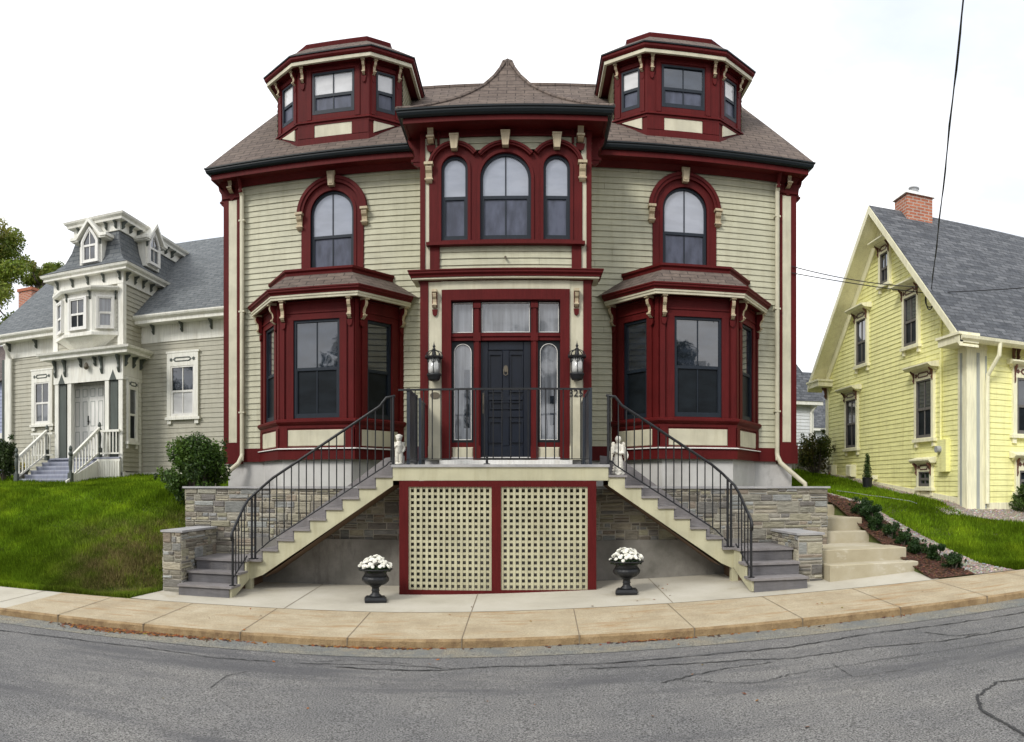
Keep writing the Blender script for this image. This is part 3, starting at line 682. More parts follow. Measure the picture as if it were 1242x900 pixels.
# ---- central pavilion
m = MB()
FL = Fr(-1.455, 14.4, -90); FRt = Fr(1.455, 13.1, 90)
siding(m, FL, .0, 1.15, 2.5, 7.7, .112); m.build('siding', 'siding', H); m = MB(); siding(m, FRt, .15, 1.3, 2.5, 7.7, .112); m.build('siding', 'siding', H); m = MB()
siding(m, FP, -1.12, 1.12, 5.40, 5.83, .112, w0=-.01); m.build('siding', 'siding', H); m = MB(); siding(m, FP, -1.2, 1.2, 7.46, 7.70, .112, w0=-.01); m.build('siding', 'siding', H)
m = MB()
for s in (-1, 1):
    m.box(FP, *sorted((s*1.315, s*1.455)), -.15, .035, 2.24, 5.28); m.box(FP, *sorted((s*1.37, s*1.455)), -.15, .035, 5.35, 7.95)
    m.box(FP, *sorted((s*1.12, s*1.285)), -.1, .045, 5.38, 5.84)
    m.box(Fr(1.44*s, 13.1, 90*s) if s > 0 else Fr(-1.44, 13.25, -90), 0, .15, -.05, .02, 2.24, 7.95)
    m.box(Fr(1.44*s, 14.2, 90*s) if s > 0 else Fr(-1.44, 14.4, -90), 0, .2, -.05, .02, 2.24, 7.95)
m.box(FP, -1.4, 1.4, -.1, .02, 7.69, 8.02); m.sweep([(-1.40, 13.1), (1.40, 13.1)], [(0, 7.68), (.04, 7.68), (.04, 7.71), (0, 7.73)])
for s in (-1, 1): m.box(FP, *sorted((s*1.12, s*1.16)), 0, .045, 7.56, 7.95)
m.build('frieze_board', 'red', H)
m = MB()
for s in (-1, 1):
    m.box(FP, *sorted((s*1.285, s*1.37)), -.1, .012, 5.35, 7.95)
    m.box(FP, *sorted((s*1.084, s*1.316)), -.1, .018, 2.40, 5.3); m.box(FP, *sorted((s*1.084, s*1.316)), -.1, .05, 2.20, 2.44)
m.box(FP, -1.09, 1.09, -.1, .030, 5.09, 5.3); m.build('pilaster', 'cream', H)
# red field round the triple window
m = MB(); zsS, zsC = 7.14, 6.97
def cap(z):
    pass
fld = [(-1.285, 5.90)]
def topz(u):
    v = []
    for c, r, zs in ((-.866, .46, zsS), (0, .62, zsC), (.866, .46, zsS)):
        if abs(u-c) < r: v.append(zs+math.sqrt(r*r-(u-c)**2))
    return max(v) if v else zsS
def holes(u):
    for c, hw, zs in ((-.866, .226, zsS), (0, .43, zsC), (.866, .226, zsS)):
        if abs(u-c) < hw: return 5.935, zs+math.sqrt(hw*hw-(u-c)**2)
    return None
us = sorted(set([round(-1.30+.02*i, 4) for i in range(131)]+[-1.092, -.64, -.43, .43, .64, 1.092, -.4299, .4299, -.6401, .6401, 1.0919, -1.0919]))
for u0, u1 in zip(us[:-1], us[1:]):
    um = (u0+u1)/2; h = holes(um); t0, t1 = topz(u0) if abs(u0) < 1.3 else zsS, topz(u1) if abs(u1) < 1.3 else zsS
    h0 = holes(u0+1e-4) if h else None; h1 = holes(u1-1e-4) if h else None
    if h:
        m.prism(FP, [(u0, 5.85), (u1, 5.85), (u1, h[0]), (u0, h[0])], -.09, .03); m.prism(FP, [(u0, h0[1] if h0 else h[1]), (u1, h1[1] if h1 else h[1]), (u1, t1), (u0, t0)], -.09, .03)
    else: m.prism(FP, [(u0, 5.85), (u1, 5.85), (u1, t1), (u0, t0)], -.09, .03)
for c, hw, zs, r in ((-.866, .226, zsS, .46), (0, .43, zsC, .62), (.866, .226, zsS, .46)):
    a0 = 0; a1 = 180
    if c == 0: a0, a1 = 52, 128; a0, a1 = 41, 139
    elif c < 0: a0, a1 = 34, 180
    else: a0, a1 = 0, 146
    m.arc(FP, c, zs, r-.075, r, .03, .10, a0, a1, 22); m.arc(FP, c, zs, r-.045, r-.012, .10, .122, a0, a1, 22)
    m.arc(FP, c, zs, hw+.0, hw+.05, .03, .055, 0, 180, 22)
    for s in (-1, 1): m.box(FP, c+s*(hw+.025)-.025, c+s*(hw+.025)+.025, .03, .055, 5.9, zs)
m.box(FP, -1.34, 1.34, -.05, .13, 5.83, 5.885); m.box(FP, -1.30, 1.30, -.05, .09, 5.885, 5.905)
tri = m.build('window_surround', 'red', H)
for c, hw, zs in ((-.866, .226, zsS), (0, .43, zsC), (.866, .226, zsS)):
    window(tri, FP, c, hw, 5.935, zs+hw, 'arch', zs, rec=-.035, up='glass_sky_tint', low='screen_sky_tint', mid=6.66, mull=c == 0, mullow=c == 0, fw=.045)
    m = MB(); zt = 7.69 if c == 0 else 7.655; m.prism(FP, [(c-.05, zt-.22), (c+.05, zt-.22), (c+.078, zt), (c-.078, zt)], .03, .17); m.prism(FP, [(c-.08, zt), (c+.08, zt), (c+.08, zt+.03), (c-.08, zt+.03)], .03, .18); m.build('keystone', 'goldcream', tri)
for s in (-1, 1):
    bracket(H, FP, s*1.30, 7.24, .13, .33, .105, name='corbel', w0=.01)
    bracket(H, FP, s*1.265, 8.0, .26, .43, .10, w0=.035, base='red')
    bracket(H, Fr(1.475*s, 13.35 if s > 0 else 13.35, 90*s), 0, 7.92, .26, .62, .08, 'red')
    bracket(H, FP, s*1.20, 5.08, .13, .30, .06, w0=.02, base='red')
m = MB(); m.tube([(0, 13.08, 5.62), (0, 13.0, 5.61)], .02, 8); m.build('light_fitting', 'brass', H)
# belt cornice over the entrance
pb = [(-1.455, 13.5), (-1.455, 13.1), (1.455, 13.1), (1.455, 13.5)]
m = MB(); m.sweep(pb, [(0, 5.257), (.125, 5.257), (.125, 5.284), (0, 5.284)]); m.build('cornice', 'cream', H)
m = MB(); m.sweep(pb, [(0, 5.285), (.14, 5.285), (.145, 5.315), (.18, 5.345), (.18, 5.375), (.195, 5.385), (.195, 5.405), (0, 5.42)]); m.sweep(pb, [(0, 5.235), (.03, 5.235), (.03, 5.256), (0, 5.256)]); m.build('cornice', 'red', H)
# pavilion eaves
pe = [(-1.68, 14.6), (-1.68, 12.7), (1.68, 12.7), (1.68, 14.6)]
m = MB(); m.sweep(pe, [(0, 7.86), (.05, 7.855), (.085, 7.88), (.10, 7.92), (.10, 7.945), (.12, 7.955), (.12, 7.985), (.085, 7.985), (.07, 7.94), (0, 7.94)]); m.build('gutter', 'gutter', H)
m = MB(); m.sweep(pe, [(-.03, 7.775), (.012, 7.775), (.012, 7.86), (-.02, 7.97), (-.05, 7.97)]); m.sweep(pe, [(-.40, 7.79), (-.40, 7.82), (0, 7.82), (0, 7.79)]); m.build('soffit', 'red', H)
prof = [(1.79, 7.985), (1.55, 8.10), (1.30, 8.25), (1.053, 8.42), (.82, 8.60), (.611, 8.80), (.42, 9.00), (.229, 9.27), (.12, 9.47), (.05, 9.62)]
m = MB(); ya = 14.4
for (r0, z0), (r1, z1) in zip(prof[:-1], prof[1:]):
    q = lambda r, z: [(-r, ya-r, z), (r, ya-r, z), (r, ya+r, z), (-r, ya+r, z)]
    A, B = q(r0, z0), q(r1, z1)
    for i in range(4): m.quad(A[i], A[(i+1) % 4], B[(i+1) % 4], B[i])
m.quad(*[(x, y, 8.0) for x, y in ((-1.79, 12.61), (1.79, 12.61), (1.79, 16), (-1.79, 16))])
pr = m.build('roof', 'roof_brown', H)
m = MB()
for sx, sy in ((-1, -1), (1, -1), (1, 1), (-1, 1)): m.tube([(sx*r, ya+sy*r, z+.012) for r, z in prof], [.035]*(len(prof)-1)+[.05], 6)
m.lathe((0, ya, 9.50), [(.10, 0), (.095, .06), (.085, .13), (.05, .19), (.01, .22)], 14); m.build('hip_ridge', 'roof_brown', pr)
# entrance
E_ = MB(); f = FP; rc = -.13
E_.box(f, -1.084, -.925, -.2, .045, 2.21, 5.09); E_.box(f, .925, 1.084, -.2, .045, 2.21, 5.09); E_.box(f, -.925, .925, -.2, .045, 4.91, 5.09)
for s in (-1, 1): E_.box(f, *sorted((s*.43, s*.545)), -.2, -.03, 2.40, 4.91); E_.box(f, *sorted((s*.455, s*.52)), -.03, -.005, 2.42, 4.8); E_.box(f, *sorted((s*.425, s*.55)), -.2, .0, 2.20, 2.44); E_.box(f, *sorted((s*.425, s*.55)), -.03, .01, 4.78, 4.86); E_.box(f, *sorted((s*.425, s*.55)), -.03, .008, 4.22, 4.36)
E_.box(f, -.925, .925, -.2, -.035, 4.235, 4.36); E_.box(f, -.925, .925, -.035, -.01, 4.30, 4.345)
for s in (-1, 1):
    E_.box(f, *sorted((s*.545, s*.925)), -.2, -.08, 2.42, 2.50)
ent = E_.build('door_surround', 'red', H)
m = MB()
for s in (-1, 1): m.bevbox(f, *sorted((s*.55, s*.92)), -.16, -.06, 2.215, 2.42, .02)
m.box(f, -.43, .43, -.2, -.04, 2.20, 2.235); m.build('panel', 'cream', ent)
for s in (-1, 1):   # sidelights and transoms
    c = s*.735; m = MB(); A = [(c-.19, 2.5), (c+.19, 2.5), (c+.19, 4.24), (c-.19, 4.24)]
    O = outline('arch', c, .15, 2.545, 0, 0, 4.04); I = outline('arch', c, .141, 2.554, 0, 0, 4.04)
    m2 = MB()
    m.box(f, c-.19, c-.15, -.16, -.09, 2.5, 4.24); m.box(f, c+.15, c+.19, -.16, -.09, 2.5, 4.24); m.box(f, c-.15, c+.15, -.16, -.09, 2.5, 2.545)
    for i in range(16):
        a0, a1 = math.pi*i/16, math.pi*(i+1)/16
        m.prism(f, [(c+.15*math.cos(a0), 4.04+.15*math.sin(a0)), (c+.15*math.cos(a0), 4.24), (c+.15*math.cos(a1), 4.24), (c+.15*math.cos(a1), 4.04+.15*math.sin(a1))], -.16, -.09)
    sl_ = m.build('sidelight', 'gutter', ent)
    MB().ring(f, O, I, -.13, -.085).build('bead', 'white_line', sl_); MB().fill(f, O, -.125).build('glass_pane', 'glass_curtain', sl_)
    m = MB(); m.box(f, c+.02, c+.115 if s < 0 else c+.09, -.1245, -.122, 2.75 if s < 0 else 2.8, 3.75 if s < 0 else 3.3); m.build('dark_glass_strip', 'glass', sl_)  # strip of darker glass laid over the pale pane, no cloth
for c, hw in ((-.735, .19), (0, .43), (.735, .19)):
    m = MB(); m.ring(f, outline('rect', c, hw, 4.36, 4.91), outline('rect', c, hw, 4.36, 4.91, .022), -.16, -.09); tr = m.build('transom_window', 'gutter', ent)
    m = MB(); m.ring(f, outline('rect', c, hw-.02, 4.38, 4.89), outline('rect', c, hw-.02, 4.38, 4.89, .01), -.13, -.088); m.build('bead', 'white_line', tr)
    MB().fill(f, outline('rect', c, hw-.01, 4.37, 4.90), -.12).build('glass_pane', 'glass_curtain', tr)
m = MB(); m.box(f, -.43, .43, -.2, -.14, 2.235, 4.235)
st = -.14
for k, (a, b_, z0, z1) in enumerate(((-.43, -.30, 2.24, 4.23), (.30, .43, 2.24, 4.23), (-.30, .30, 4.08, 4.23), (-.06, .06, 2.44, 4.08), (-.3, .3, 2.24, 2.44), (-.3, .3, 2.93, 3.05), (-.3, .3, 3.22, 3.30))): m.bevbox(f, a, b_, st-.01, st+(.022 if k == 3 else .026), z0, z1, .008)
for sx in (-1, 1):
    for z0, z1 in ((3.36, 4.02), (2.50, 2.87)): m.ring(f, outline('rect', sx*.18, .115, z0, z1), outline('rect', sx*.18, .115, z0, z1, .022), st-.01, st+.034)
m.ring(f, outline('rect', 0, .27, 3.07, 3.2), outline('rect', 0, .27, 3.07, 3.2, .02), st, st+.04)
dr = m.build('door', 'door', ent)
m = MB(); m.lathe((0, 0, 0), [(.02, 0), (.02, .01)], 8) if False else None
m.prism(f, [(.04*math.cos(a)-.0, 3.76+.06*math.sin(a)) for a in [i*math.pi/6 for i in range(12)]], -.115, -.095); m.tube([FP.p(-.035, -.08, 3.74), FP.p(-.03, -.07, 3.66), FP.p(0, -.065, 3.64), FP.p(.03, -.07, 3.66), FP.p(.035, -.08, 3.74)], .009, 6); m.build('door_knocker', 'brass', dr)
m = MB(); m.box(f, -.40, -.36, -.115, -.10, 3.0, 3.35); m.tube([FP.p(-.38, -.1, 3.3), FP.p(-.38, -.05, 3.27), FP.p(-.38, -.045, 3.15), FP.p(-.38, -.1, 3.08)], .01, 6); m.build('door_handle', 'brass', dr)
# house number and plaque
def text_mesh(s, size, ext):
    cu = bpy.data.curves.new('t', 'FONT'); cu.body = s; cu.size = size; cu.extrude = ext; cu.align_x = 'CENTER'
    to = bpy.data.objects.new('t', cu); COL.objects.link(to); dg = bpy.context.evaluated_depsgraph_get(); me = bpy.data.meshes.new_from_object(to.evaluated_get(dg)); bpy.data.objects.remove(to); bpy.data.curves.remove(cu); return me
me = text_mesh('325', .17, .006); me.transform(Matrix.Rotation(R(90), 4, 'X')); me.transform(Matrix.Translation((1.19, 13.07-14.4, 3.275-1.7))); me.materials.clear(); me.materials.append(MATS['black_iron'])
o = bpy.data.objects.new('house_number', me); COL.objects.link(o); o.parent = H
m = MB(); m.prism(FP, [(-1.2+.085*math.cos(i*math.pi/8), 3.30+.055*math.sin(i*math.pi/8)) for i in range(16)], .015, .035); m.build('plaque', 'brass', H)
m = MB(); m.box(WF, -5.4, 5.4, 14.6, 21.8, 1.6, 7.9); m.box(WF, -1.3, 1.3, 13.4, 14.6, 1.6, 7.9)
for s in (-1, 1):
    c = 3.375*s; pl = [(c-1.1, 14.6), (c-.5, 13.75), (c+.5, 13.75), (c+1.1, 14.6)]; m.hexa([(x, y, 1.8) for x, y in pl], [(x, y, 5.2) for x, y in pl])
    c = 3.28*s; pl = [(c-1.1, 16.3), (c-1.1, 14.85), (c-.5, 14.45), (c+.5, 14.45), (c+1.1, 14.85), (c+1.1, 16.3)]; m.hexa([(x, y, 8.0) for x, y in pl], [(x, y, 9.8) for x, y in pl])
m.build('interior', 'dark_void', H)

# ------------------------------------------------------------------ stone walls
PAL = [(.26, .245, .20), (.33, .31, .25), (.23, .23, .215), (.17, .16, .145), (.36, .33, .25), (.27, .225, .175), (.20, .18, .145), (.29, .295, .28), (.30, .28, .20), (.22, .20, .16)]
def stones(m, f, u0, u1, z0, z1, w=0.0, seed=1, dark=1.0, minz=None):
    rr = random.Random(seed); z = z0
    def st(a, b_, c, d):
        if b_-a < .02 or d-c < .015: return
        if minz and d < minz((a+b_)/2): return
        k = rr.choice(PAL); v = rr.uniform(.8, 1.2)*dark; m.col = tuple(x*v*rr.uniform(.985, 1.015)*1.08 for x in k)
        gp = .009; pr = rr.uniform(.008, .024); j = lambda: rr.uniform(-.006, .006); b = .012
        P = [f.p(u, w-.02, zz) for u, zz in ((a, c), (b_, c), (b_, d), (a, d))]
        A = [(a+gp+j()*.5, c+gp+j()*.5), (b_-gp+j()*.5, c+gp+j()*.5), (b_-gp+j()*.5, d-gp+j()*.5), (a+gp+j()*.5, d-gp+j()*.5)]
        P = [f.p(u, w-.02, zz) for u, zz in A]+[f.p(u, w+pr*.7, zz) for u, zz in A]
        cx, cz = (a+b_)/2, (c+d)/2
        P += [f.p(u+(b if u < cx else -b), w+pr+j()*.6, zz+(b if zz < cz else -b)) for u, zz in A]
        F = []
        for i in range(4):
            q = (i+1) % 4; F += [(i, q, q+4, i+4), (i+4, q+4, q+8, i+8)]
        m.add(P, F+[(8, 9, 10, 11)])
    while z < z1-.01:
        h = min(rr.uniform(.10, .20), z1-z)
        if z1-(z+h) < .06: h = z1-z
        u = u0
        while u < u1-.005:
            t = rr.random(); L_ = rr.uniform(.13, .40)
            if u1-(u+L_) < .1: L_ = u1-u
            if t < .38: st(u, u+L_, z, z+h)
            elif t < .85:
                c = h*rr.uniform(.35, .65)
                for zz0, zz1 in ((z, z+c), (z+c, z+h)):
                    if rr.random() < .5: k = L_*rr.uniform(.35, .65); st(u, u+k, zz0, zz1); st(u+k, u+L_, zz0, zz1)
                    else: st(u, u+L_, zz0, zz1)
            else:
                for i in range(3): st(u, u+L_, z+h*i/3, z+h*(i+1)/3)
            u += L_
        z += h
    m.col = None; return m
RW = thing('retaining_wall', (0, 12.15, .3), 'long grey fieldstone retaining wall behind the two stair flights, concrete below', 'wall')
f = Fr(0, 12.0)
m = MB(); stones(m, f, -5.31, 5.27, .05, 1.72, 0, 5); m.build('stone_face', 'stone', RW)
m = MB(); stones(m, Fr(5.27, 12.0, 90), 0, 2.3, .3, 1.72, 0, 15); m.build('stone_face', 'stone', RW)
m = MB(); stones(m, Fr(-5.31, 14.3, -90), 0, 2.3, .9, 1.72, 0, 16); m.build('stone_face', 'stone', RW)
m = MB(); m.box(WF, -5.30, 5.26, 12.005, 12.3, 0, 1.715); m.box(WF, 4.96, 5.262, 12.2, 14.3, .2, 1.715); m.box(WF, -5.302, -5.0, 12.2, 14.3, .2, 1.715); m.build('mortar_core', 'mortar', RW)
m = MB(); m.box(WF, -5.35, 5.31, 11.955, 12.33, 1.72, 1.752); m.build('cap_stones', 'cap_stone', RW)
m = MB(); m.box(WF, 5.0, 5.31, 12.335, 14.3, 1.72, 1.751); m.build('cap_stones', 'cap_stone', RW)
m = MB(); m.box(WF, -5.35, -5.04, 12.335, 14.3, 1.72, 1.751); m.build('cap_stones', 'cap_stone', RW)
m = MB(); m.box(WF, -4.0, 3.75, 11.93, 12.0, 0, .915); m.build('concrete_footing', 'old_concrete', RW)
def pier(name, xi, xo, y0, seed, label, zt=1.04):
    t = thing(name, ((xi+xo)/2, y0, .1), label, 'wall'); x0, x1 = sorted((xi, xo)); s = 1 if xi > 0 else -1
    zb = float(apron(xi, y0))-.03
    m = MB(); stones(m, Fr((x0+x1)/2, y0), -(x1-x0)/2, (x1-x0)/2, zb, zt, 0, seed)
    inner = Fr(xi, y0, 90) if s < 0 else Fr(xi, 11.95, -90)
    stones(m, inner, 0, 11.95-y0, zb, zt, 0, seed+1)
    outer = Fr(xo, 11.95, -90) if s < 0 else Fr(xo, y0, 90)
    stones(m, outer, 0, 11.95-y0, zb, zt, 0, seed+2); m.build('stone_face', 'stone', t)
    m = MB(); m.box(WF, x0+.003, x1-.003, y0+.004, 11.95, zb-.1, zt-.003); m.build('mortar_core', 'mortar', t)
    m = MB(); m.box(WF, x0-.03, x1+.03, y0-.03, 11.94, zt, zt+.032); m.build('cap_stones', 'cap_stone', t)
pier('pier_wall', -4.72, -5.03, 10.6, 31, 'low fieldstone pier wall left of the left stair foot, beside the sloping lawn', 1.05)
pier('pier_wall', 4.28, 4.66, 10.7, 41, 'low fieldstone pier wall between the right stair foot and the concrete steps', 1.03)

# ------------------------------------------------------------------ porch platform and twin stairs
ZL = 2.07
PT = thing('entrance_platform', (0, 11.9, .2), 'raised porch platform with sage fascia over red framed lattice panels', 'porch')
m = MB(); m.box(WF, -1.62, 1.56, 11.155, 13.06, ZL-.04, ZL); m.build('deck', 'cap_stone', PT)
m = MB(); m.box(WF, -1.598, 1.543, 11.18, 11.22, 1.835, ZL-.041); m.box(WF, -1.59, 1.53, 11.172, 11.181, 2.01, 2.029); m.box(WF, -1.50, -1.46, 11.22, 13.0, 1.83, ZL-.041); m.box(WF, 1.36, 1.40, 11.22, 13.0, 1.83, ZL-.041); m.build('fascia', 'stringer', PT)
m = MB(); m.box(WF, -1.10, 1.12, 12.86, 13.20, ZL+.001, ZL+.12); m.build('doorstep', 'white_line', PT)
m = MB()
xl, xr = -1.50, 1.366; zb = .13; yF = 11.20
for x0, x1, z0, z1 in ((xl, xl+.135, zb, 1.83), (xr-.125, xr, zb+.03, 1.83), (-.15, -.015, zb, 1.83), (xl+.135, -.15, 1.745, 1.83), (-.015, xr-.125, 1.745, 1.83), (xl+.135, -.15, zb, zb+.11), (-.015, xr-.125, zb+.02, zb+.12)): m.box(WF, x0, x1, yF-.03, yF+.02, z0, z1)
m.build('lattice_frame', 'red', PT)
for x0, x1 in ((xl+.13, -.148), (-.017, xr-.12)):
    m = MB(); z0, z1 = zb+.10, 1.75; n = 14; p = (x1-x0)/(n+.45); sw = p*.45
    for i in range(n+1): m.box(WF, x0+i*p, x0+i*p+sw, yF-.005, yF+.004, z0, z1)
    nr = 17; pz = (z1-z0)/(nr+.45)
    for i in range(nr+1): m.box(WF, x0, x1, yF+.0045, yF+.013, z0+i*pz, z0+i*pz+pz*.45)
    m.build('lattice_panel', 'stringer', PT)
m = MB(); m.box(WF, xl+.02, xl+.05, 11.23, 11.9, .1, 1.83); m.build('shading_board', 'raw_wood', PT); m = MB(); m.box(WF, xr-.05, xr-.02, 11.23, 11.9, .1, 1.83); m.build('shading_board', 'raw_wood', PT)  # unseen boards added to keep the space behind the lattice dark
def stair(s):
    if s < 0: X0, run, n, zland, Xj, Xe, y0 = -1.60, .2525, 8, .63, -3.83, -4.70, 10.41
    else: X0, run, n, zland, Xj, Xe, y0 = 1.545, .2425, 7, .84, 3.42, 4.26, 10.20
    t = thing('porch_stair', (s*2.6, 11.6, .2), ('left' if s < 0 else 'right')+' grey wooden stair flight turning to the street at its foot, '+('below the small cherub' if s < 0 else 'below the winged statue'), 'stairs')
    nr = n+1 if s < 0 else n+1; rise = (ZL-zland)/nr; YA, YB = 11.2, 11.98
    # treads
    for i in range(n):
        m = MB(); mr = MB()
        z = ZL-rise*(i+1); xa = X0+s*run*i; xb = X0+s*(run*(i+1)+.03)
        if i == n-1 and False: pass
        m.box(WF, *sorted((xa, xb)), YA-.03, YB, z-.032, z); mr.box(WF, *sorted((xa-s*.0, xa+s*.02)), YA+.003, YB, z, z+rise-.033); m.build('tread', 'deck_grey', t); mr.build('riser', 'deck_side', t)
    xl_ = X0+s*run*n; m = MB(); mr = MB()
    m.box(WF, *sorted((xl_, Xe)), 11.12, YB, zland-.032, zland); mr.box(WF, *sorted((xl_, xl_+s*.02)), YA+.003, YB, zland, zland+rise-.033)
    zf = float(apron(s*3.9, y0)); rl = (zland-zf)/3; tr = (11.15-y0)/2
    for k, (ya, yb, z) in enumerate(((y0+.30, y0+.64, zf+2*rl), (y0, y0+.34, zf+rl))):
        pass
    ys_ = [y0, y0+.34, y0+.64]
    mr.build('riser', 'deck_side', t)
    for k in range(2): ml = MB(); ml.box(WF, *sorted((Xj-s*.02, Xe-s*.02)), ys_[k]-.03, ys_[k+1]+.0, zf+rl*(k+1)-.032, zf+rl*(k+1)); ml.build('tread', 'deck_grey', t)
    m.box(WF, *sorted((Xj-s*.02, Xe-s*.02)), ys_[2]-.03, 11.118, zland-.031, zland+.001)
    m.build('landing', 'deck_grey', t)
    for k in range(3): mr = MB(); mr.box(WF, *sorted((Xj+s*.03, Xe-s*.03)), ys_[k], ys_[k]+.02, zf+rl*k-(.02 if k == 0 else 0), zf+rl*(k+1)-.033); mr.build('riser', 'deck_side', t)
    # cut stringer, street side
    top = []
    for i in range(n):
        z = ZL-rise*(i+1)-.034; xa = X0+s*(run*i); xb = X0+s*run*(i+1); top += [(xa, z), (xb, z)]
    top += [(xl_, zland-.034), (Xj, zland-.034)]
    zjb = zland-.30
    bot = [(Xj, zjb-.02), (xl_-s*.0, zjb+.06), (X0, ZL-.31)]
    P = [(X0, ZL-.05)]+top+bot
    m = MB(); m.prism(WF, P, YA-.0, YA+.045); so_ = m.build('stringer', 'stringer', t)
    P2 = [(x, z+.0) for x, z in P]
    m = MB(); m.prism(WF, P2, YB-.06, YB-.02); m.build('stringer', 'raw_wood', t)
    m = MB(); m.prism(WF, [(X0-s*.05, ZL+.16), (X0+s*.25, ZL+.13), (xl_, zland+.30), (xl_, zland+.02), (X0-s*.05, ZL-.02)], YB-.018, YB+.012); m.build('skirt_board', 'deck_grey', t)
    m = MB(); m.quad(*[Vector(q) for q in ((X0, YA+.05, ZL-.30), (X0, YB-.07, ZL-.30), (xl_, YB-.07, zland-.28), (xl_, YA+.05, zland-.28))]); m.build('soffit', 'raw_wood', t)
    # lower stringer, perpendicular, stepped
    Q = [(YA+.0, zland-.034), (ys_[2], zland-.034), (ys_[2], zf+2*rl-.034), (ys_[1], zf+2*rl-.034), (ys_[1], zf+rl-.034), (ys_[0]+.02, zf+rl-.034), (ys_[0]+.02, zf), (ys_[0]+.14, zf), (YA, zjb)]
    m = MB(); m.side(WF, Q, *sorted((Xj, Xj+s*.045))); m.build('stringer', 'stringer', t)
    m = MB(); m.box(WF, *sorted((Xj-s*.02, Xj+s*.08)), YA+.01, YA+.13, zf-.02, zland-.3); m.build('post', 'stringer', t)
    m = MB(); m.box(WF, *sorted((Xj+s*.05, Xe-s*.05)), 11.22, YB, zf, zland-.04); m.build('landing_base', 'raw_wood', t)
    # ---- railing
    rt = thing('stair_railing', (s*2.6, 11.2, .6), 'black iron railing descending the '+('left' if s < 0 else 'right')+' stair with a curled lower end', 'railing', 'iron railings of the porch')
    yr = YA-.012+.03; sl = rise/run; xs_ = X0+s*.0
    zr = lambda x: ZL-.0-sl*abs(x-X0)+.94; xe = Xj+s*.0
    x1_ = xl_+s*.02; zc = zr(x1_)-.03
    hand = [(X0-s*.03, yr, 3.08), (X0+s*.10, yr, 3.06)]+[(x, yr, zr(x)+.05) for x in (X0+s*.2, X0+s*run*n*.5, xl_-s*.15)]
    yk = y0+.12; zlow = zf+rl+.80
    xk = Xj+s*.02
    hand += [(xl_+s*.02, yr, zr(xl_+s*.02)+.02), (Xj-s*.10, yr-.0, zr(Xj-s*.10)+.0), (Xj-s*.0, yr-.09, zr(Xj)-.05)]
    zz0 = hand[-1][2]; ny = 4
    zend = zlow
    for k in range(1, ny+1): q = k/ny; hand.append((xk, yr-.09+(yk-yr+.09)*q, zz0+(zend-zz0)*q))
    hand += [(xk, yk-.05, zend-.06), (xk, yk-.04, zend-.13), (xk, yk+.01, zend-.12)]
    m = MB(); m.tube(hand, .021, 8); m.build('handrail', 'black_iron', rt, smooth=True)
    low = [(X0+s*.02, yr, 2.13), (X0+s*.06, yr, 2.11)]+[(x, yr, ZL-sl*abs(x-X0)+.055) for x in (X0+s*.1, xl_-s*.1)]+[(Xj-s*.08, yr, zland+.08)]
    m = MB(); m.tube(low, .012, 6); m.tube([(xk, yr-.1, zland+.05), (xk, yk+.03, zf+rl+.12)], .012, 6); m.build('bottom_rail', 'black_iron', rt)
    def hz(x): 
        for a, b_ in zip(hand[:-1], hand[1:]):
            if min(a[0], b_[0]) <= x <= max(a[0], b_[0]) and a[1] > yr-.05: q = (x-a[0])/(b_[0]-a[0]+1e-9); return a[2]+(b_[2]-a[2])*q
        return zr(x)
    nb = int(abs(Xj-X0)/.118); 
    for i in range(nb+1):
        x = X0+s*(.03+i*.118)
        if s*(x-(Xj-s*.10)) > 0: break
        z0 = max(ZL-sl*abs(x-X0)+.05, zland+.05)
        MB().tube([(x, yr, z0), (x, yr, hz(x))], .0095, 6).build('baluster', 'black_iron', rt)
    for k in range(1, 5):
        q = k/5; y = yr-.09+(yk-yr+.09)*q; z1 = zz0+(zend-zz0)*q; MB().tube([(xk, y, zland+.05+(zf+rl+.12-zland-.05)*q), (xk, y, z1)], .0095, 6).build('baluster', 'black_iron', rt)
    for (x, y, z0, z1) in ((Xj-s*.08, yr, zland, hz(Xj-s*.10)), (Xj-s*.035, yr-.03, zland, zz0+.02), (xk, yk, zf+rl, zend), (X0+s*.0, yr, ZL-.0, 3.08)):
        m = MB(); m.tube([(x, y, z0), (x, y, z1)], .019, 8); m.box(WF, x-.04, x+.04, y-.04, y+.04, z0, z0+.012); m.build('newel_post', 'black_iron', rt)
stair(-1); stair(1)
